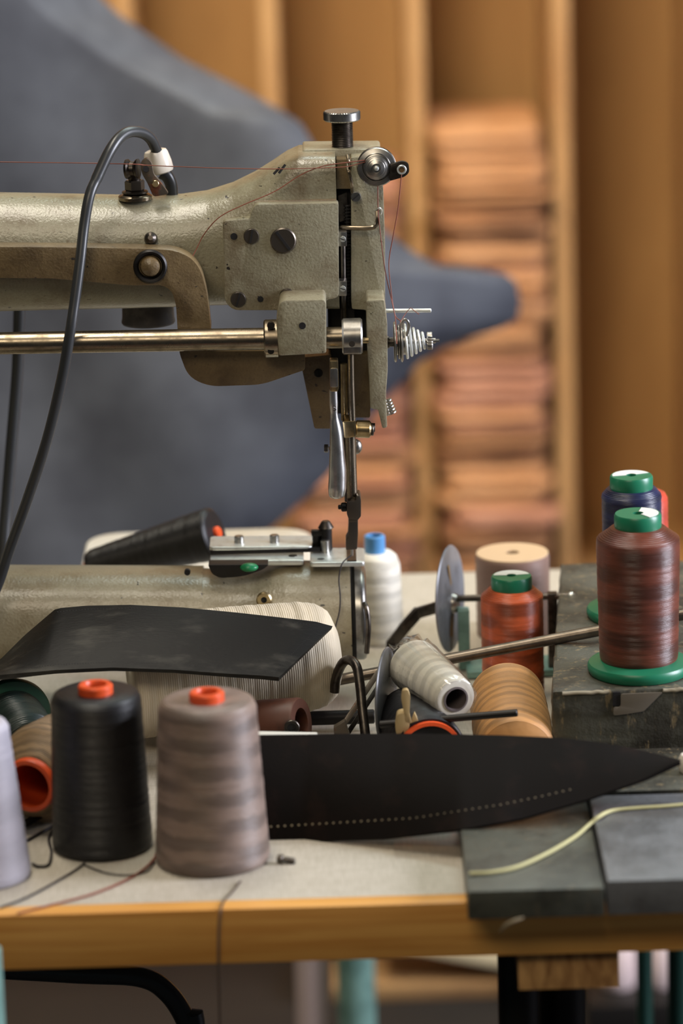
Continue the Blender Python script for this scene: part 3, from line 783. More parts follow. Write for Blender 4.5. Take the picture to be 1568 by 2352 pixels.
# ------------------------------------------------------------------ the sewing machine
Ym = 3.12
mc = at(300, 1500, Ym)
SM = thing('sewing_machine', 'beige worn industrial cylinder-arm sewing machine in the middle of the table', 'sewing machine', (mc.x, Ym, TZ))
def mp(name, b, m, parent=None, label=None, angle=35): return obj(name, b, m, parent or SM, label, angle=angle)
def mscrew(px, py, Y, rpx, parent, m='screw', ang=60, th=.0022, slot=True, name='screw'):
    c = at(px, py, Y); r = rpx * mm(px, py, Y); b = BM()
    Fm = frame(c + Vector((0, .002, 0)), (0, -1, 0))
    lathe(b, [(0, 0), (r, 0), (r, th + .001), (r * .9, th + .002), (0, th + .002)], Fm, 28)
    o = mp(name, b, M[m], parent)
    if slot:
        b = BM(); t = Matrix.Translation(c + Vector((0, -th - .0000, 0))) @ Matrix.Rotation(R(ang), 4, 'Y')
        box(b, (0, 0, 0), (r * 1.75, .0008, r * .22), 0, M=t); mp('slot', b, M['hole'], o)
    return o
def mhole(px, py, Y, rpx, parent, name='oil_hole', m='hole'):
    c = at(px, py, Y); r = rpx * mm(px, py, Y); b = BM(); cyl(b, c + Vector((0, .004, 0)), c + Vector((0, -.0004, 0)), r, seg=20)
    return mp(name, b, M[m], parent)

# column and base off to the left, that carry arm and bed
b = BM(); A_, B_ = at(-330, 430, Ym), at(-130, 1500, Ym)
box(b, ((A_.x + B_.x) / 2, Ym, (A_.z + TZ + .03) / 2), (B_.x - A_.x, .13, A_.z - TZ - .03), .02, seg=4); mp('column', b, M['paint_bed'])
b = BM(); box(b, ((A_.x + B_.x) / 2 - .02, Ym, TZ + .0165), (B_.x - A_.x + .10, .20, .033), .006, seg=3); mp('base_plate', b, M['paint_bed'])
# arm
b = BM(); loft_x(b, [(-200, 440, 716, .043, 2.35, Ym), (0, 444, 711, .0425, 2.35, Ym), (160, 447, 707, .042, 2.35, Ym), (300, 450, 704, .042, 2.35, Ym), (420, 448, 700, .042, 2.4, Ym), (480, 440, 697, .042, 2.5, Ym),
                     (540, 422, 694, .0425, 2.8, Ym), (590, 399, 694, .043, 3.3, Ym), (630, 376, 694, .0425, 4.2, Ym), (664, 355, 694, .042, 5.5, Ym), (692, 344, 694, .0415, 7, Ym), (774, 343, 694, .0415, 8, Ym)], 56, 6)
arm = mp('arm', b, M['paint'])
mhole(470, 605, 3.082, 13, arm); mhole(489, 628, 3.082, 5, arm); mhole(240, 553, 3.083, 8, arm)
c = at(346, 548, 3.076)
b = BM(); lathe(b, [(0, 0), (.0055, 0), (.0055, .003), (.0045, .007), (.002, .009), (0, .009)], frame(c + Vector((0, .004, -.001)), (0, -1, .3)), 20); mp('grease_nipple', b, M['dark_steel'], arm)
# seam and rear head block with its top plate
b = BM(); prism(b, fillet([(694, 345), (874, 343), (878, 430), (878, 700), (770, 700), (770, 420), (694, 420)], [6, 8, 2, 4, 2, 2, 2]), 3.112, 3.156, .002); mp('head_rear', b, M['paint'])
b = BM(); q = at(845, 344, 3.135); box(b, (q.x, 3.138, q.z + .0006), (.013, .006, .0012), 0); mp('top_slot', b, M['hole'])
b = BM(); q = at(735, 345, 3.13); box(b, (q.x, 3.13, q.z + .0008), (.004, .003, .0012), 0); mp('top_slot', b, M['hole'])
for ax, ay, bx, by in ((640, 398, 655, 378), (628, 400, 642, 385)):
    b = BM(); tube(b, [at(ax, ay, 3.0785), at(bx, by, 3.080)], .0011, 6, 0); mp('dent', b, M['hole'], arm)
# dark slot with inner rods
b = BM(); prism(b, [(764, 432), (812, 432), (815, 905), (760, 905)], 3.104, 3.112, 0); mp('slot_cavity', b, M['hole'])
b = BM(); tube(b, [at(798, 470, 3.098), at(800, 700, 3.098)], .0021, 10, 0)
for i in range(30): ringz(b, frame(at(798 + i * 2 / 30, 474 + i * 7.5, 3.098), (0, 0, 1)), .0034, .002, .0014, 14)
mp('threaded_rod', b, M['black_metal'])
b = BM(); tube(b, [at(787, 560, 3.090), at(789, 740, 3.090)], .0022, 10, 0); mp('link_rod', b, M['dark_steel'])
for py in (549, 663):
    b = BM(); prism(b, fillet([(777, py - 17), (796, py - 17), (796, py + 17), (777, py + 17)], 2), 3.076, 3.090, .0006); o = mp('link_clamp', b, M['satin'])
    mscrew(787, py, 3.076, 7, o, 'bright', 20, .0012)
# thin leaf in the upper slot
b = BM(); sheet(b, lambda u, v: at(776 + 20 * u + 4 * v, 450 + 60 * v - 8 * u, 3.098), 2, 2, .0006); mp('leaf_spring', b, M['dark_steel'])
# cover plate
b = BM(); prism(b, fillet([(511, 508), (574, 502), (576, 488), (586, 469), (774, 466), (777, 470), (778, 684), (748, 690), (740, 713), (536, 713), (516, 694)], [8, 6, 6, 10, 4, 3, 12, 8, 6, 24, 14]), 3.068, 3.082, .0014)
cov = mp('cover_plate', b, M['paint'])
mscrew(577, 542, 3.068, 18, cov, ang=-78); mscrew(650, 552, 3.068, 30, cov, ang=55); mscrew(547, 687, 3.068, 18, cov, ang=-72); mscrew(659, 680, 3.068, 18, cov, ang=-30)
mhole(537, 543, 3.068, 8, cov); mhole(598, 687, 3.068, 7, cov)
# upper head: seam ridge over the cover
b = BM(); tube(b, [at(586, 466, 3.080), at(640, 463, 3.079), at(772, 460, 3.079)], .0016, 8, 0); mp('seam', b, M['paint_dark'], arm)
# face plate on the right
b = BM(); prism(b, fillet([(806, 362), (868, 356), (880, 432), (884, 560), (884, 716), (842, 716), (838, 712), (808, 710), (806, 690)], [3, 6, 6, 2, 4, 2, 2, 4, 2]), 3.092, 3.116, .0016)
fp = mp('face_plate', b, M['paint'])
b = BM(); prism(b, fillet([(772, 366), (808, 366), (808, 434), (772, 434)], 2), 3.096, 3.112, .001); mp('face_corner', b, M['paint_dark'])
mscrew(817, 451, 3.090, 12, fp, 'satin', -40, .003)
# lower front strip
b = BM(); prism(b, fillet([(841, 690), (882, 689), (889, 742), (890, 850), (886, 905), (889, 982), (878, 985), (868, 942), (850, 938), (848, 880), (843, 800)], [6, 4, 4, 8, 4, 5, 5, 3, 3, 4, 3]), 3.050, 3.118, .0012)
fs = mp('face_strip', b, M['paint'])
b = BM(); c = at(890, 935, 3.075); 
for i in range(5): ringz(b, frame(c + Vector((.0006 * i, 0, .006 - .0026 * i)), (.4, 0, -1)), .0035 + .0004 * i, .002, .0011, 16)
mp('small_spring', b, M['satin'], fs)
# knurled adjusting screw on top
kx = at(787, 345, 3.128); k1 = mm(787, 300, 3.128)
zc = at(787, 265, 3.128).z; zb_ = at(787, 358, 3.128).z
b = BM(); pr = []; z = zb_ - .004; n_ = 26
for i in range(n_):
    zz = z + (zc - z) * i / n_; pr += [(23.2 * k1, zz), (25.2 * k1, zz + (zc - z) / n_ * .5)]
lathe(b, [(0, z)] + pr + [(0, zc)], Matrix.Translation((kx.x, 3.128, 0)), 32)
ks = mp('adjusting_screw', b, M['dark_steel'], angle=20)
b = BM(); rk = 41.5 * k1; zt = zc; hk = 21 * k1
seg = 90; rings = []
for r_, z_, kn in ((0, zt + hk * .5 + .0, 0), (rk * .86, zt + hk * .5, 0), (rk * .95, zt + hk * .52, 0), (rk, zt + hk * .40, 1), (rk, zt, 2), (rk, zt - hk * .42, 1), (rk * .95, zt - hk * .55, 0), (0, zt - hk * .55, 0)):
    if r_ == 0: rings.append([b.verts.new((kx.x, 3.128, z_))]); continue
    rings.append([b.verts.new((kx.x + (r_ + (.00035 * (1 if (i + kn) % 2 else -1) if kn else 0)) * cos(2 * pi * i / seg), 3.128 + (r_ + (.00035 * (1 if (i + kn) % 2 else -1) if kn else 0)) * sin(2 * pi * i / seg), z_)) for i in range(seg)])
for a, c in zip(rings, rings[1:]):
    for i in range(seg):
        j = (i + 1) % seg
        if len(a) == 1: b.faces.new((a[0], c[i], c[j]))
        elif len(c) == 1: b.faces.new((a[i], a[j], c[0]))
        else: b.faces.new((a[i], a[j], c[j], c[i]))
mp('knob', b, M['satin'], ks, angle=15)
# upper tension dial
c = at(866, 389, 3.070); k1 = mm(866, 389, 3.07); Fm = frame(c + Vector((0, .022, 0)), (-.03, -1, .05))
b = BM(); pr = [(0, 0), (42, .0), (44.5, .001), (45, .0025), (43, .004), (33, .005), (32, .006)]
pr = [(r * k1, z + .012) for r, z in pr]
st = [(31, .0075), (31, .010), (27.5, .0105), (27, .0125), (24, .013), (23.5, .015), (20, .0155), (19, .017), (11, .018), (10.5, .0165), (0, .0165)]
lathe(b, [(0, .0), (.006, 0), (.006, .012)] + pr[1:], Fm, 56); lathe(b, [(0, .016)] + [(r * k1, z + .007) for r, z in st], Fm, 56); dial = mp('tension_dial', b, M['satin'], angle=25)
b = BM(); lathe(b, [(0, .020), (6 * k1, .020), (6 * k1, .0255), (4 * k1, .027), (0, .0274)], Fm, 20); mp('dial_pin', b, M['bright'], dial)
b = BM(); ringz(b, Fm @ Matrix.Translation((0, 0, .0105)), 45.8 * k1, 36 * k1, .003, 56); mp('dial_rim', b, M['dark_steel'], dial)
# thread guide eyelet to the right of it
b = BM(); prism(b, fillet([(896, 378), (922, 369), (938, 374), (940, 396), (930, 406), (895, 416)], [3, 8, 10, 10, 8, 3]), 3.072, 3.076, .0005); eye = mp('thread_guide', b, M['dark_steel'])
b = BM(); ringz(b, frame(at(922, 389, 3.0715), (0, -1, 0)), 11 * k1, 7 * k1, .0022, 24); mp('eyelet', b, M['bright'], eye)
b = BM(); cyl(b, at(923, 389, 3.0718) , at(923, 389, 3.0712), 7 * k1, seg=20); mp('eyelet_hole', b, mat('eyelet_view', S(110, 82, 50), .8), eye)
# twisted wire guide
b = BM(); tube(b, [at(798, 356, 3.080), at(801, 372, 3.076), at(804, 388, 3.082), at(797, 378, 3.086), at(800, 392, 3.078), at(804, 406, 3.078), at(808, 425, 3.080), at(808, 440, 3.086)], .0014, 8); mp('twist_guide', b, M['steel'])
# bent wire thread guide
b = BM(); tube(b, [at(783, 522, 3.100), at(790, 523, 3.086), at(830, 524, 3.082), at(856, 522, 3.082), at(865, 514, 3.082), at(866, 500, 3.082), at(866, 482, 3.084)], .0020, 10); wg = mp('wire_guide', b, M['steel'])
b = BM(); tube(b, [at(862, 484, 3.084), at(870, 478, 3.078), at(876, 482, 3.082), at(874, 492, 3.084)], .0008, 8); mp('wire_loop', b, M['bright'], wg)
# lower bracket that carries the shaft
b = BM(); prism(b, fillet([(642, 690), (745, 688), (749, 700), (749, 812), (640, 818), (634, 740)], [16, 12, 4, 6, 6, 8]), 3.028, 3.085, .0022); br = mp('shaft_bracket', b, M['paint'])
mhole(694, 748, 3.028, 8, br)
YS = 3.045
def hx(px, py): return at(px, py, YS)
kS = mm(500, 785, YS)
b = BM(); cyl(b, hx(-200, 792), hx(612, 778), 25.5 * kS, seg=40); cyl(b, hx(748, 776), hx(800, 775), 25 * kS, seg=32); sh = mp('rocker_shaft', b, M['steel'])
b = BM(); cyl(b, hx(606, 778), hx(641, 777), 44 * kS, seg=44, bev=.0012); col = mp('shaft_collar', b, M['steel'])
mscrew(622, 748, YS - 37 * kS, 9, col, 'dark_steel', 40, .001); mscrew(622, 806, YS - 37 * kS, 8, col, 'dark_steel', 20, .001)
b = BM(); cyl(b, hx(785, 773), hx(832, 772), 42 * kS, seg=44, bev=.0014); prism(b, fillet([(787, 770), (831, 770), (829, 812), (789, 814)], 4), YS - .0135, YS + .010, .001); cl = mp('shaft_clamp', b, M['satin'])
mhole(808, 790, YS - 41 * kS, 7, cl, 'grub_screw', 'screw')
b = BM(); cyl(b, hx(830, 782), hx(846, 782), 7 * kS, seg=16); mp('shaft_tip', b, M['brass'])
# lower casting
b = BM(); prism(b, fillet([(688, 822), (760, 815), (758, 985), (722, 985)], [4, 2, 2, 5]), 3.090, 3.150, .0016); lc = mp('lower_casting', b, M['paint_dark'])
mscrew(731, 857, 3.090, 10, lc, 'black_metal', 70, .001)
b = BM(); prism(b, fillet([(806, 815), (852, 815), (850, 960), (806, 960)], 4), 3.096, 3.140, .0012); mp('lower_casting', b, M['paint_dark'])
b = BM(); prism(b, [(752, 700), (812, 700), (852, 720), (852, 930), (812, 950), (756, 950)], 3.112, 3.125, 0); mp('slot_cavity', b, M['hole'])
b = BM(); tube(b, [at(789, 835, 3.07), at(791, 965, 3.07)], .0030, 12, 0); mp('presser_guide', b, M['brass'])
# hand lever with silver handle
b = BM(); prism(b, fillet([(756, 828), (776, 828), (778, 892), (775, 900), (758, 900)], 4), 3.028, 3.040, .0012); lv = mp('lifter_lever', b, M['brass'])
b = BM(); prism(b, fillet([(757, 846), (775, 846), (776, 890), (758, 890)], 5), 3.0265, 3.0285, .0006); mp('lever_pad', b, M['satin'], lv)
hp_ = [(765, 895), (766, 925), (767, 948), (769, 968), (772, 1000), (774, 1050), (775, 1090), (774, 1120), (773, 1138), (773, 1145)]
rp_ = [(0, 9.5), (.12, 10), (.22, 8.5), (.30, 9), (.42, 14), (.62, 20), (.78, 21), (.90, 18), (.96, 12), (1, 3)]
P_ = smooth([at(x, y, 3.034) for x, y in hp_], 6); b = BM(); tube(b, P_, lambda t: interp(rp_, t) * kS, 24, 0); hd = mp('lever_handle', b, M['polished'], lv)
b = BM(); s0 = at(768, 938, 3.0298); tube(b, [s0 + Vector((x, -.0004, z)) * 1 for x, z in ((.0011, .0016), (0, .0022), (-.0011, .0013), (0, .0002), (.0011, -.0009), (0, -.0018), (-.0011, -.0012))], .0003, 6); mp('mark', b, M['dark_steel'], lv)
# slim rod, brass clamp and roller
b = BM(); tube(b, [at(805, 808, YS), at(806, 880, YS), at(809, 960, YS), at(809, 975, YS)], 7.6 * kS, 16, 0); mp('push_rod', b, M['steel'])
b = BM(); prism(b, fillet([(786, 968), (816, 966), (817, 1004), (790, 1007)], 4), 3.042, 3.066, .0014); mp('rod_clamp', b, M['brass'])
b = BM(); cyl(b, at(815, 985, 3.054), at(852, 986, 3.054), 20.5 * kS, seg=32, bev=.0015); ro = mp('roller', b, M['brass'])
b = BM(); cyl(b, at(852, 986, 3.054), at(858, 986, 3.054), 15 * kS, seg=28, bev=.0006); cyl(b, at(857, 982, 3.054), at(861, 982, 3.054), 11 * kS, seg=20, bev=.0006); mp('roller_cap', b, M['dark_steel'], ro)
# presser bar
b = BM(); cyl(b, at(804, 995, 3.062), at(809, 1152, 3.062), 12.5 * kS, seg=28); pb = mp('presser_bar', b, M['steel'])
b = BM(); cyl(b, at(794, 1000, 3.068), at(797, 1152, 3.068), 6 * kS, seg=16); mp('needle_bar', b, M['dark_steel'])
b = BM(); bmesh.ops.create_uvsphere(b, u_segments=20, v_segments=12, radius=1); bmesh.ops.transform(b, matrix=Matrix.Translation(at(818, 1026, 3.085)) @ Matrix.Diagonal((14 * kS, 14 * kS, 18 * kS, 1)), verts=b.verts); mp('stop_knob', b, M['satin'])
b = BM(); cyl(b, at(744, 1030, 3.08), at(800, 1028, 3.08), 4 * kS, seg=14); cyl(b, at(744, 1030, 3.08), at(754, 1030, 3.08), 10 * kS, seg=6, bev=.0005); mp('stop_bolt', b, M['dark_steel'])
b = BM(); prism(b, fillet([(796, 1152), (816, 1150), (818, 1140), (826, 1138), (829, 1150), (829, 1186), (822, 1195), (800, 1192), (796, 1180)], 3), 3.050, 3.070, .0012); pf = mp('foot_clamp', b, M['screw'])
b = BM(); cyl(b, at(776, 1165, 3.06), at(798, 1164, 3.06), 5.5 * kS, seg=14, bev=.0006); cyl(b, at(783, 1165, 3.06), at(797, 1164, 3.06), 11 * kS, seg=16, bev=.001); mp('thumb_screw', b, M['black_metal'], pf)
b = BM(); prism(b, fillet([(801, 1190), (822, 1190), (822, 1230), (820, 1262), (794, 1264), (794, 1242), (799, 1234), (800, 1212)], 3), 3.085, 3.104, .001); mp('presser_foot', b, M['screw'], pf)
b = BM(); prism(b, [(800, 1180), (822, 1180), (822, 1200), (800, 1200)], 3.060, 3.096, .001); mp('foot_shank', b, M['screw'], pf)
b = BM(); tube(b, [at(808, 1255, 3.096), at(808, 1276, 3.096)], .0011, 10, 0); mp('needle', b, M['satin'], pf)
# conical spring tension at the right
c0 = at(888, 786, 3.082); axd = (at(1010, 782, 3.082) - c0).normalized(); Fx = frame(c0, axd); k1 = mm(940, 785, 3.082)
b = BM(); lathe(b, [(0, -.004), (14 * k1, -.004), (14 * k1, 5 * k1), (11 * k1, 6 * k1), (11 * k1, 16 * k1), (0, 16 * k1)], Fx, 28); tn = mp('tension_stud', b, M['dark_steel'])
b = BM()
for z_, r_ in ((16, 47), (25, 40), (31, 47)):
    lathe(b, [(6 * k1, z_ * k1), ((r_ - 3) * k1, z_ * k1), (r_ * k1, (z_ + 2) * k1), (r_ * k1, (z_ + 4) * k1), ((r_ - 4) * k1, (z_ + 6) * k1), (6 * k1, (z_ + 5) * k1)], Fx, 48, closed=True)
cyl(b, Fx @ Vector((0, 0, 18 * k1)), Fx @ Vector((0, 0, 44 * k1)), 30 * k1, seg=36); mp('tension_disc', b, M['satin'], tn)
b = BM(); pts = []; nt = 4.6
for i in range(int(nt * 24) + 1):
    t = i / (nt * 24); a = 2 * pi * nt * t; r_ = (40 - 24 * t) * k1; pts.append(Fx @ Vector((r_ * cos(a), r_ * sin(a), (42 + 46 * t) * k1)))
tube(b, pts, 3.2 * k1, 8, 0); mp('cone_spring', b, M['bright'], tn)
b = BM(); cyl(b, Fx @ Vector((0, 0, 40 * k1)), Fx @ Vector((0, 0, 112 * k1)), 6 * k1, seg=16)
for s_ in (-1, 1): box(b, (0, 0, 0), (5 * k1, 3 * k1, 14 * k1), .0003, M=Fx @ Matrix.Translation((0, s_ * 5 * k1, 114 * k1)))
mp('tension_post', b, M['satin'], tn)
b = BM(); seg = 40; zs = (92, 94, 103, 105); rings = []
for q, z_ in enumerate(zs):
    rr_ = 20 if q in (1, 2) else 18.5
    rings.append([b.verts.new(Fx @ Vector(((rr_ + (.9 if i % 2 else -.9)) * k1 * cos(2 * pi * i / seg + q * .06), (rr_ + (.9 if i % 2 else -.9)) * k1 * sin(2 * pi * i / seg + q * .06), z_ * k1))) for i in range(seg)])
for a, c in zip(rings, rings[1:]):
    for i in range(seg): b.faces.new((a[i], a[(i + 1) % seg], c[(i + 1) % seg], c[i]))
b.faces.new(rings[0]); b.faces.new(rings[-1]); mp('knurled_nut', b, M['satin'], tn, angle=20)
b = BM(); lp = [at(924, 752, 3.07) , at(924, 740, 3.068), at(930, 734, 3.068), at(937, 740, 3.068), at(938, 754, 3.070), at(934, 772, 3.07)]; tube(b, lp, .0013, 8); mp('check_spring', b, M['satin'], tn)
b = BM(); cyl(b, at(884, 714, 3.085), at(990, 713, 3.085), 4.6 * k1, seg=16, bev=.0004); mp('guide_pin', b, M['bright'])
# lever bar in front of the arm
poly = [(-200, 566), (150, 568), (330, 571), (400, 574), (440, 592), (462, 622), (474, 668), (480, 712), (484, 758), (408, 762), (404, 700), (394, 668), (372, 655), (300, 656), (120, 640), (-200, 636)]
b = BM(); prism(b, fillet(poly, [0, 4, 10, 30, 26, 20, 16, 10, 2, 2, 10, 18, 16, 10, 4, 0]), 3.054, 3.074, .0030); lb = mp('lifting_lever', b, M['paint_dark'])
b = BM(); prism(b, fillet([(408, 745), (484, 745), (484, 806), (700, 806), (700, 850), (600, 884), (480, 888), (432, 866), (412, 812)], [2, 2, 6, 3, 6, 24, 30, 26, 10]), 3.058, 3.076, .0030); mp('lever_foot', b, M['paint_dark'], lb)
c = at(345, 611, 3.054); k1 = mm(345, 611, 3.054); Fm = frame(c + Vector((0, .002, 0)), (0, -1, 0))
b = BM(); lathe(b, [(26 * k1, 0), (39 * k1, 0), (39 * k1, .004), (35 * k1, .0055), (30 * k1, .005), (27 * k1, .003)], Fm, 44, closed=True); pv = mp('pivot_ring', b, M['black_metal'], lb)
b = BM(); lathe(b, [(0, 0), (27 * k1, 0), (24 * k1, .0035), (20 * k1, .007), (10 * k1, .009), (0, .0095)], Fm, 36); mp('pivot_stud', b, M['paint_dark'], pv)
# oil cup below the arm
q = at(340, 720, 3.15); k1 = mm(340, 720, 3.15)
b = BM(); lathe(b, [(0, at(340, 742, 3.15).z), (60 * k1, at(340, 742, 3.15).z), (62 * k1, at(340, 738, 3.15).z), (60 * k1, at(340, 728, 3.15).z), (58 * k1, at(340, 672, 3.15).z), (0, at(340, 672, 3.15).z)], Matrix.Translation((q.x, 3.15, 0)), 36)
mp('oil_cup', b, M['grey_plastic'])
# bolt with thread eye on top of the arm
q = at(310, 446, 3.108); k1 = mm(310, 440, 3.108); z0 = at(310, 452, 3.108).z; Fz = Matrix.Translation((q.x, 3.108, z0))
b = BM(); lathe(b, [(0, -.002), (38 * k1, -.002), (39 * k1, 2 * k1), (34 * k1, 6 * k1), (26 * k1, 7 * k1), (0, 7 * k1)], Fz, 40); wsh = mp('bolt_washer', b, M['steel'])
b = BM(); lathe(b, [(0, 7 * k1), (24 * k1, 7 * k1), (30 * k1, 10 * k1), (30 * k1, 13 * k1), (20 * k1, 16 * k1), (0, 16 * k1)], Fz, 40); mp('spring_washer', b, M['dark_steel'], wsh)
b = BM(); lathe(b, [(0, 16 * k1), (21 * k1, 16 * k1), (23 * k1, 18 * k1), (23 * k1, 36 * k1), (20 * k1, 39 * k1), (0, 39 * k1)], Fz @ Matrix.Rotation(R(12), 4, 'Z'), 6); mp('hex_nut', b, M['screw'], wsh, angle=20)
c = at(305, 388, 3.100)
b = BM(); Fp = frame(c - Vector((.0055, 0, 0)), (1, -.25, .05)); lathe(b, [(0, 0), (22 * k1, 0), (23 * k1, .002), (17 * k1, .004), (16 * k1, .007), (22 * k1, .009), (23 * k1, .0105), (0, .0105)], Fp, 32); gp = mp('thread_roller', b, M['dark_steel'])
b = BM(); cyl(b, (q.x, 3.108, z0 + 34 * k1), (q.x, 3.106, c.z), 14 * k1, seg=18); mp('roller_stem', b, M['dark_steel'], gp)
b = BM(); prism(b, fillet([(322, 374), (336, 362), (348, 374), (352, 400), (368, 418), (388, 446), (352, 452), (338, 420), (326, 400)], 7), 3.092, 3.098, .0006); gb = mp('guide_bracket', b, M['rust'])
b = BM(); cyl(b, at(335, 388, 3.0925), at(335, 388, 3.0912), 7 * k1, seg=18); mp('bracket_hole', b, M['hole'], gb)
b = BM(); cyl(b, at(357, 422, 3.0925), at(357, 422, 3.088), 8 * k1, seg=18, bev=.0006); mp('bracket_rivet', b, M['brass'], gb)

# bed cylinder
b = BM(); loft_x(b, [(-200, 1306, 1530, .047, 2.5, Ym), (0, 1306, 1528, .047, 2.5, Ym), (300, 1307, 1524, .046, 2.5, Ym), (470, 1308, 1520, .046, 2.5, Ym)], 56, 5); bed = mp('bed', b, M['paint_bed'])
b = BM(); loft_x(b, [(468, 1312, 1520, .0455, 2.3, Ym), (540, 1316, 1520, .0455, 2.2, Ym), (585, 1312, 1518, .0455, 2.2, Ym), (630, 1300, 1516, .046, 2.2, Ym), (660, 1294, 1515, .0465, 2.25, Ym), (806, 1294, 1512, .0465, 2.25, Ym)], 56, 5); mp('bed_end', b, M['paint_bed'])
b = BM(); loft_x(b, [(806, 1300, 1508, .044, 2.2, Ym), (820, 1300, 1508, .044, 2.2, Ym)], 56, 2); mp('bed_gap', b, M['hole'])
b = BM(); loft_x(b, [(816, 1296, 1508, .045, 2.2, Ym), (832, 1297, 1507, .0455, 2.2, Ym), (838, 1300, 1503, .0445, 2.2, Ym), (842, 1312, 1492, .040, 2.2, Ym)], 56, 3); mp('end_cap', b, M['satin'])
b = BM(); c = at(838, 1392, 3.082); tube(b, [at(836, 1385, 3.078), at(842, 1400, 3.074), at(846, 1440, 3.072), at(842, 1500, 3.074)], .0022, 10); mp('latch', b, M['dark_steel'])
mhole(430, 1315, 3.09, 7, bed)
c = at(606, 1380, 3.077); k1 = mm(606, 1380, 3.077)
b = BM(); ringz(b, frame(c + Vector((0, .005, 0)), (0, -1, .15)), 18 * k1, 7 * k1, .006, 28, .0012); so = mp('oil_port', b, M['brass'], bed)
b = BM(); cyl(b, c + Vector((0, .004, 0)), c + Vector((0, -.0002, 0)), 7.2 * k1, seg=18); mp('port_hole', b, M['hole'], so)
# hook opening with green bobbin
b = BM(); prism(b, fillet([(478, 1298), (618, 1297), (604, 1308), (560, 1324), (505, 1328), (486, 1318)], [2, 6, 20, 24, 14, 8]), 3.084, 3.100, .001); ho = mp('hook_opening', b, M['black_metal'])
b = BM(); bmesh.ops.create_uvsphere(b, u_segments=24, v_segments=12, radius=1); bmesh.ops.transform(b, matrix=Matrix.Translation(at(572, 1303, 3.084)) @ Matrix.Diagonal((21 * k1, .006, 10 * k1, 1)), verts=b.verts); mp('bobbin', b, mat('green_bobbin', S(24, 128, 78), .35), ho)
# plates on the bed
ZP = at(775, 1272, Ym).z
def plate(name, x0, x1, y0, y1, z, th, m, rad=.003, parent=None, tilt=1.25):
    t = BM(); box(t, ((x0 + x1) / 2, (y0 + y1) / 2, z - th / 2), (x1 - x0, y1 - y0, th), 0)
    ve = [e for e in t.edges if abs(e.verts[0].co.z - e.verts[1].co.z) > th * .5]
    bmesh.ops.bevel(t, geom=ve, offset=rad, segments=4, profile=.5, affect='EDGES'); bevel(t, min(.0012, th * .3), 50, 2)
    cc = Vector(((x0 + x1) / 2, (y0 + y1) / 2, z)); bmesh.ops.transform(t, matrix=Matrix.Translation(cc) @ Matrix.Rotation(R(tilt), 4, 'Y') @ Matrix.Translation(-cc), verts=t.verts)
    return mp(name, t, m, parent)
xx = lambda px, py=1280: at(px, py, 3.11).x
np_ = plate('needle_plate', xx(712), xx(837), 3.0935, 3.140, ZP, .004, M['bright'])
b = BM(); box(b, (xx(807), 3.116, ZP + .0002), (.008, .040, .0008), 0); mp('needle_slot', b, M['dark_steel'], np_)
b = BM(); cyl(b, (xx(737), 3.104, ZP - .001), (xx(737), 3.104, ZP + .0004), .0032, seg=20); mp('plate_screw', b, M['satin'], np_)
ZQ = at(590, 1277, 3.1195).z; ZR = at(600, 1243, 3.140).z
sp_ = plate('slide_plate', xx(482), xx(697), 3.105, 3.134, ZQ, .0045, M['bright'], .002)
b = BM(); cyl(b, (xx(672), 3.119, ZQ - .002), (xx(672), 3.119, ZQ - .0002), .0036, seg=20); mp('plate_hole', b, M['dark_steel'], sp_)
up_ = plate('guide_rail', xx(480), xx(718), 3.122, 3.158, ZR, .0035, M['bright'], .004)
b = BM(); box(b, ((xx(482) + xx(735)) / 2, 3.1235, ZR - .0040), (xx(735) - xx(482), .003, .0040), .0005); mp('rail_edge', b, M['black_metal'], up_)
for px in (548, 630):
    b = BM(); cyl(b, (xx(px), 3.138, ZR - .002), (xx(px), 3.138, ZR + .0060), .0040, seg=20, bev=.0008); mp('rail_screw', b, M['satin'], up_)
b = BM(); z_ = ZP
cyl(b, (xx(727), 3.133, z_), (xx(727), 3.133, z_ + .017), .0035, seg=16); box(b, (xx(738), 3.133, z_ + .0155), (.016, .007, .005), .001); cyl(b, (xx(750), 3.133, z_), (xx(750), 3.133, z_ + .020), .0050, seg=24, bev=.001)
gk = mp('edge_guide', b, M['black_metal'])
b = BM(); cyl(b, (xx(750), 3.133, z_ + .019), (xx(750), 3.133, z_ + .0255), .0068, .0040, seg=24, bev=.001); mp('guide_knob', b, M['dark_steel'], gk)
b = BM(); cyl(b, (xx(747), 3.1255, z_ - .001), (xx(747), 3.1255, z_ + .011), .0038, seg=20, bev=.0006); mp('guide_pin', b, M['satin'], gk)

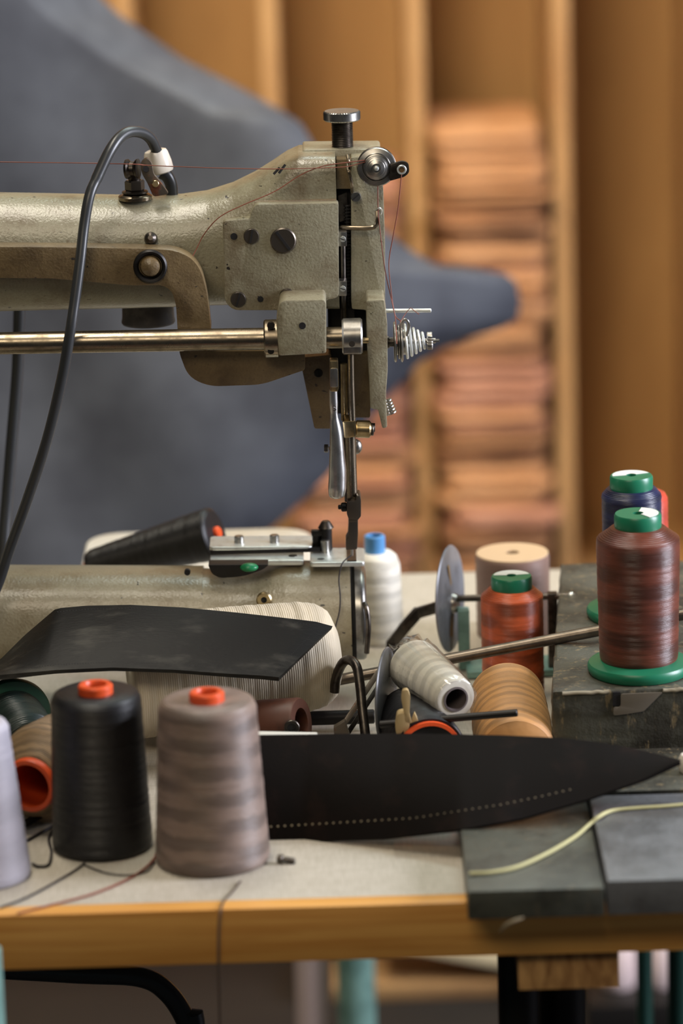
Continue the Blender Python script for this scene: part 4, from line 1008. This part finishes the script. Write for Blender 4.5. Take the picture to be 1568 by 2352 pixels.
# ------------------------------------------------------------------ cables and sewing threads
pc = thing('power_cable', 'black power cable arching over the machine arm from a white porcelain plug', 'cable', at(365, 400, 3.125))
pts = [(362, 352, 3.122), (345, 318, 3.112), (318, 303, 3.100), (285, 308, 3.085), (255, 342, 3.070), (222, 410, 3.058), (205, 452, 3.050), (193, 520, 3.044), (184, 600, 3.036), (172, 690, 3.028), (160, 770, 3.022), (142, 870, 3.024), (108, 1010, 3.030), (62, 1150, 3.040), (22, 1262, 3.050), (-8, 1350, 3.052), (-60, 1450, 3.05), (-140, 1560, 3.05)]
b = BM(); tube(b, [at(*p_) for p_ in pts], lambda t: .0046 if t < .3 else (.0043 if t < .6 else .0044), 14); obj('cord', b, M['cord'], pc)
k1 = mm(362, 370, 3.125); A_ = at(356, 344, 3.125); B_ = at(368, 398, 3.125)
b = BM(); lathe(b, [(0, 0), (20 * k1, 0), (25 * k1, 2 * k1), (28 * k1, 8 * k1), (32 * k1, 30 * k1), (33 * k1, 46 * k1), (31 * k1, 52 * k1), (26 * k1, 55 * k1), (0, 55 * k1)], frame(A_, B_ - A_), 36); obj('plug_cap', b, M['porcelain'], pc, label='white porcelain cap')
b = BM(); tube(b, [at(372, 396, 3.125), at(384, 405, 3.125), at(393, 425, 3.125), at(396, 456, 3.124)], lambda t: (16 - 3 * t) * k1, 18); obj('socket', b, M['cord'], pc)
b = BM(); tube(b, [at(46, 640, 3.235), at(44, 720, 3.235), at(40, 850, 3.24), at(28, 1000, 3.24), (at(16, 1150, 3.235).x, 3.235, at(16, 1150, 3.235).z), at(8, 1260, 3.225), at(4, 1330, 3.22), (at(0, 1400, 3.22).x, 3.22, TZ + .0055), (at(-200, 1400, 3.22).x, 3.22, TZ + .0055)], .0052, 12)
tag(obj('cable', b, M['cord']), 'dark cable hanging behind the machine arm at the left edge of the photo', 'cable')
def line(label, pts, m, r=.00038, group=None, name='sewing_thread'):
    b = BM(); tube(b, [at(*p_) if len(p_) == 3 else p_ for p_ in pts], r, 6, 8); return tag(obj(name, b, M[m]), label, 'thread', group)
line('taut red-brown thread running level above the machine arm to the tension dial', [(-150, 369, 3.080), (0, 372, 3.078), (150, 374, 3.078), (305, 377, 3.079), (345, 380, 3.085), (500, 386, 3.074), (640, 388, 3.072), (760, 385, 3.070), (800, 382, 3.071), (838, 372, 3.074)], 'thread_line', .00042)
line('red-brown thread curving up the machine head from the lever to the dial', [(441, 592, 3.070), (452, 570, 3.072), (470, 536, 3.073), (505, 498, 3.070), (560, 470, 3.070), (630, 440, 3.072), (690, 402, 3.072), (740, 382, 3.071), (790, 374, 3.071), (838, 368, 3.074)], 'thread_line', .00042)
line('red-brown thread dropping from the dial along the face plate edge to the spring tension', [(867, 425, 3.078), (868, 480, 3.079), (872, 525, 3.080), (884, 620, 3.079), (899, 690, 3.078), (908, 735, 3.074), (911, 790, 3.052)], 'thread_line', .00042)
line('red-brown thread hanging from the small eyelet right of the dial', [(922, 396, 3.0710), (918, 440, 3.072), (912, 490, 3.074), (902, 545, 3.076), (893, 600, 3.078), (896, 650, 3.078), (906, 720, 3.078), (920, 738, 3.072)], 'thread_line', .00042)
line('loose red-brown thread end curled over the steel guide pin', [(918, 742, 3.070), (930, 722, 3.078), (942, 708, 3.079), (950, 713, 3.078), (962, 722, 3.079)], 'thread_line', .0003)
line('dark thread running from the needle down the front of the bed', [(806, 1276, 3.094), (795, 1284, 3.090), (784, 1298, 3.083), (778, 1330, 3.080), (781, 1370, 3.072), (779, 1405, 3.070), (770, 1440, 3.070), (764, 1470, 3.07)], 'thread_dark', .0006)
# ------------------------------------------------------------------ metal bits between machine and block
# long rod lying across to the block
A, B = at(776, 1562, 3.024), at(1620, 1402, 3.021)
b = BM(); cyl(b, A, B, .0047, seg=20, bev=.0008)
tag(obj('metal_rod', b, M['rod']), 'long bare metal rod slanting up to the right behind the maroon spool', 'rod')
# bobbin winder: standing disc on a shaft with a stand
bw = thing('bobbin_winder', 'bobbin winder with an upright grey disc on a shaft, right of the machine bed', 'bobbin winder', (at(1035, 1495, 3.24).x, 3.23, TZ))
cD = at(1033, 1375, 3.20); k1 = mm(1033, 1375, 3.20)
ax = Vector((.955, -.285, .03)).normalized(); Fm = frame(cD, ax)
b = BM(); RD = 124 * k1; zs = cD.z - TZ
lathe(b, [(.004, -.0012), (RD * .6, -.0012), (RD - .001, -.0010), (RD, 0), (RD - .001, .0010), (RD * .6, .0014), (.012, .003), (.004, .003)], Fm, 64, closed=True); ds = obj('disc', b, M['disc'], bw)
b = BM(); lathe(b, [(0, -.004), (.009, -.004), (.009, .004), (.0075, .007), (0, .007)], Fm @ Matrix.Translation((-.004, 0, 0)), 28); obj('hub', b, M['satin'], ds)
b = BM()
for a in (0.25, 2.9):
    t = Fm @ Matrix.Rotation(a, 4, 'Z') @ Matrix.Translation((.022, 0, .0022)); box(b, (0, 0, 0), (.022, .0042, .0012), .0005, M=t)
obj('spoke_slot', b, mat('slot_view', S(140, 112, 72), .7), ds)
S0 = cD; S1 = at(1312, 1369, 3.164)
b = BM(); cyl(b, S0 - (S1 - S0).normalized() * .012, S1, .0030, seg=18, bev=.0005); sf = obj('shaft', b, M['dark_steel'], bw)
b = BM(); bmesh.ops.create_uvsphere(b, u_segments=16, v_segments=10, radius=.0036); bmesh.ops.translate(b, verts=b.verts, vec=S1); obj('shaft_tip', b, M['bright'], sf)
b = BM(); q = at(1268, 1376, 3.171); box(b, (q.x, 3.171, (TZ + q.z + .006) / 2), (.0085, .010, q.z + .006 - TZ), .001); obj('upright', b, M['dark_steel'], bw)
b = BM(); q2 = at(1080, 1398, 3.19); box(b, ((q.x + q2.x) / 2 + .0, 3.183, TZ + .004), (q.x - q2.x + .01, .045, .006), .001); obj('base', b, M['teal'], bw)
b = BM(); box(b, (q2.x - .006, 3.194, (TZ + q2.z) / 2), (.010, .014, q2.z - TZ - .002), .001); obj('upright', b, M['teal'], bw)
b = BM()
pl = [at(900, 1478, 3.20), at(930, 1440, 3.20), at(958, 1408, 3.205), at(1000, 1396, 3.20), at(1026, 1394, 3.20)]
for a, c in zip(pl, pl[1:]):
    d = (c - a); L = d.length; t = frame((a + c) / 2, d, (0, 0, 1)); box(b, (0, 0, 0), (.010, .006, L + .006), .0015, M=t)
obj('bent_arm', b, M['dark_steel'], bw)
q = at(902, 1478, 3.20); b = BM(); box(b, (q.x, 3.20, (TZ + q.z) / 2), (.012, .010, q.z - TZ), .001); obj('upright', b, M['dark_steel'], bw)
# front: half hidden steel disc on edge
cD = Vector((at(886, 1600, 2.965).x, 2.965, TZ + .046)); cD.z = at(886, 1600, 2.965).z; k1 = mm(886, 1600, 2.965)
b = BM(); Fm = frame(cD, Vector((.975, -.22, 0))); lathe(b, [(0, -.001), (112 * k1, -.001), (115 * k1, 0), (112 * k1, .001), (0, .002)], Fm, 64)
tag(obj('steel_disc', b, M['disc']), 'grey steel disc standing on edge left of the white thread cone', 'disc')
# bent wire loop
b = BM(); tube(b, [at(768, 1590, 2.99), at(772, 1556, 2.99), at(786, 1524, 2.985), at(802, 1516, 2.98), at(818, 1530, 2.97), at(826, 1570, 2.96), at(832, 1630, 2.95), at(840, 1700, 2.94), Vector((at(844, 1740, 2.94).x, 2.94, TZ + .004))], .0040, 12)
tag(obj('bent_rod', b, M['dark_steel']), 'steel rod bent over like a hook, right of the cream yarn cone', 'rod')
# angled rusty bracket
br_ = thing('angle_bracket', 'rusty flat iron bracket leaning between the hooked rod and steel disc', 'bracket', (at(800, 1690, 2.95).x, 2.955, TZ))
b = BM(); pts = [at(772, 1690, 2.935), at(868, 1545, 2.985)]; d = pts[1] - pts[0]; box(b, (0, 0, 0), (.010, .0045, d.length), .001, M=frame((pts[0] + pts[1]) / 2, d, (0, -1, .3))); obj('slanted_bar', b, M['rust'], br_)
b = BM(); prism(b, [(766, 1672), (792, 1656), (806, 1700), (800, 1760), (772, 1760)], 2.930, 2.938, .001); obj('foot_bar', b, M['rust'], br_)
b = BM(); pts = [at(792, 1694, 2.95), at(880, 1560, 2.998)]; d = pts[1] - pts[0]; box(b, (0, 0, 0), (.006, .004, d.length), .001, M=frame((pts[0] + pts[1]) / 2, d, (0, -1, .3))); obj('slanted_bar', b, M['dark_steel'], br_)
# black rod with ivory clip
A, B = at(872, 1664, 2.890), at(1188, 1637, 2.872)
b = BM(); cyl(b, A, B, .0030, seg=18, bev=.0005)
tag(obj('black_rod', b, M['black_metal']), 'short black rod in front of the lying tan spool and white cone', 'rod')
ck = thing('plastic_clip', 'small ivory plastic clip gripping the black rod below the white cone', 'clip', (at(928, 1680, 2.875).x, 2.878, at(928, 1690, 2.875).z))
b = BM(); prism(b, fillet([(924, 1586), (936, 1584), (942, 1600), (940, 1640), (946, 1662), (930, 1660), (926, 1630), (921, 1606)], 5), 2.872, 2.878, .001); obj('clip_arm', b, M['bone'], ck)
b = BM(); prism(b, fillet([(912, 1640), (936, 1636), (942, 1655), (936, 1690), (944, 1712), (915, 1712), (907, 1672)], 8), 2.872, 2.884, .001); obj('clip_body', b, M['bone'], ck)
b = BM(); prism(b, fillet([(944, 1660), (952, 1638), (962, 1660), (952, 1676)], 3), 2.874, 2.880, .0006); obj('clip_tooth', b, M['bone'], ck)
# black base strip on the table, under machine and clutter
b = BM(); q0, q1 = at(690, 1630, 3.03), at(860, 1636, 3.03); cyl(b, Vector((q0.x, 3.03, TZ + .012)), Vector((q1.x, 3.03, TZ + .012)), .006, seg=18, bev=.001)
tag(obj('dark_tube', b, M['black_metal']), 'short dark tube on the table behind the hooked rod', 'tube')

# ------------------------------------------------------------------ stone slabs at the front right
zA = TZ + .0225
b = BM()
yf = on(1200, 2044, zA).y; xa, xb = on(1073, 2046, zA).x, on(1388, 2040, zA).x
box(b, ((xa + xb) / 2 + .000, (yf + 2.780) / 2, (TZ + zA) / 2 + .0003), (xb - xa, 2.780 - yf, .022), .0016)
tag(obj('stone_slab', b, M['slab'], angle=45), 'dark stone slab overhanging the table edge, left of the grey slab', 'slab')
zB = TZ + .0265
yf2 = on(1480, 2022, zB).y; xa2 = xb + .0022
b = BM(); box(b, ((xa2 + .50) / 2, (yf2 + 2.775) / 2, (TZ + zB) / 2 + .0003), (.50 - xa2, 2.775 - yf2, zB - TZ), .0018)
tag(obj('stone_slab', b, M['slab_grey'], angle=45), 'lighter grey stone slab overhanging the table edge at the right', 'slab')
zC = TZ + .0270
b = BM(); xa3 = on(1300, 1800, zC).x; box(b, ((xa3 + .55) / 2, (2.782 + 2.883) / 2, TZ + .0138), (.55 - xa3, 2.883 - 2.782, .027), .0018)
tag(obj('stone_slab', b, M['block'], angle=45), 'rough brownish slab lying between the grey slab and the worn block', 'slab')
b = BM(); q = on(1572, 1785, zC + .0); lathe(b, [(0, 0), (.006, 0), (.008, .003), (.008, .012), (.006, .015), (0, .015)], Matrix.Translation((q.x + .004, q.y + .01, zC + .0002)), 24)
tag(obj('white_cap', b, M['porcelain']), 'small white plastic cap at the right edge beside the leather tip', 'cap')
# clear plastic strip under the leather edge
b = BM(); q0, q1 = on(905, 1950, TZ), on(1066, 1950, TZ); box(b, ((q0.x + q1.x) / 2, 2.746, TZ + .0023), (q1.x - q0.x, .052, .004), .0008)
tag(obj('acrylic_plate', b, M['clear']), 'clear acrylic plate on the table peeping out below the dark leather', 'plate')
# small screw
ss = thing('machine_screw', 'small steel screw lying on the table beside the taupe cone', 'screw', on(655, 1984, TZ))
q = on(657, 1982, TZ)
h0, h1, h2 = q + Vector((-.0065, 0, .0036)), q + Vector((-.0020, -.001, .0034)), q + Vector((.0068, -.0025, .0022))
b = BM(); cyl(b, h0, h1, .0034, seg=20, bev=.0006); obj('head', b, M['dark_steel'], ss)
b = BM(); cyl(b, h1, h2, .0021, seg=16, bev=.0004); 
for i in range(5): ringz(b, frame(h1 + (h2 - h1) * (.2 + .15 * i), h2 - h1), .0025, .0018, .0007, 14)
obj('shank', b, M['dark_steel'], ss)
# loose threads
def lay(label, pts, m, r=.0006, z=TZ, name='loose_thread'):
    P_ = []
    for p_ in pts:
        if isinstance(p_, Vector): P_.append(p_); continue
        P_.append(on(p_[0], p_[1], (p_[2] if len(p_) > 2 else z) + r + .0004))
    b = BM(); tube(b, P_, r, 6, 8); return tag(obj(name, b, M[m]), label, 'thread')
lay('dull red thread curving over the table in front of the black cone', [(40, 2098), (120, 2078), (210, 2054), (280, 2026), (325, 2000), (352, 1975), (358, 1960)], 'thread_line', .0009)
lay('dark thread curving on the table between the black and taupe cones', [(190, 1985), (240, 2004), (290, 2010), (335, 2002), (356, 1980)], 'thread_dark', .0007)
lay('dark thread sweeping across the table from the lilac cone to the black one', [(0, 2085), (60, 2062), (120, 2030), (170, 2000), (195, 1982)], 'thread_dark', .0009)
fe = [on(552, 2024, TZ + .001), on(536, 2045, TZ + .001), on(515, 2068, TZ + .001), Vector((on(506, 2092, TZ).x, fy - .0012, TZ + .0002)), at(502, 2130, fy - .0016), at(501, 2200, fy - .0016), at(503, 2280, fy + .002), at(506, 2400, fy + .004), at(508, 2500, fy + .004)]
lay('brown thread hanging over the oak table edge below the taupe cone', fe, 'thread_brown', .0008)
lay('pale yellow-green string snaking over the two stone slabs', [(1078, 2006, zA), (1130, 2003, zA), (1190, 1990, zA), (1260, 1958, zA), (1320, 1922, zA), (1352, 1895, zA + .001), (1375, 1876, zB + .001), (1405, 1862, zB), (1460, 1856, zB), (1520, 1852, zB), (1590, 1846, zB)], 'thread_pale', .0014, name='string')
b = BM(); tube(b, [at(1148, 2140, yf + .002), at(1160, 2126, yf - .003), at(1178, 2116, yf - .004), at(1202, 2108, yf - .0025)], lambda t: .0006 + .0022 * t * (1.15 - t), 8)
tag(obj('thread_tuft', b, M['stitch']), 'pale frayed thread tuft hanging at the lower front edge of the dark stone slab', 'thread')
# dark strap and cord loop at the left
b = BM(); sheet(b, lambda u, v: Vector(on(58 + 75 * u, 1885 - 28 * u + 14 * v - 7 * sin(u * 3), TZ + .004 + .006 * sin(u * 3))), 16, 4, .002)
tag(obj('leather_strap', b, M['brown_black_leather']), 'short dark leather strap left of the black cone below the orange rim', 'strap')
lay('dark cord loop on the table between the lilac and black cones', [(62, 1930), (95, 1912), (125, 1898), (112, 1925), (118, 1955), (112, 1985), (90, 1990), (75, 1984)], 'thread_dark', .0012, name='cord_loop')
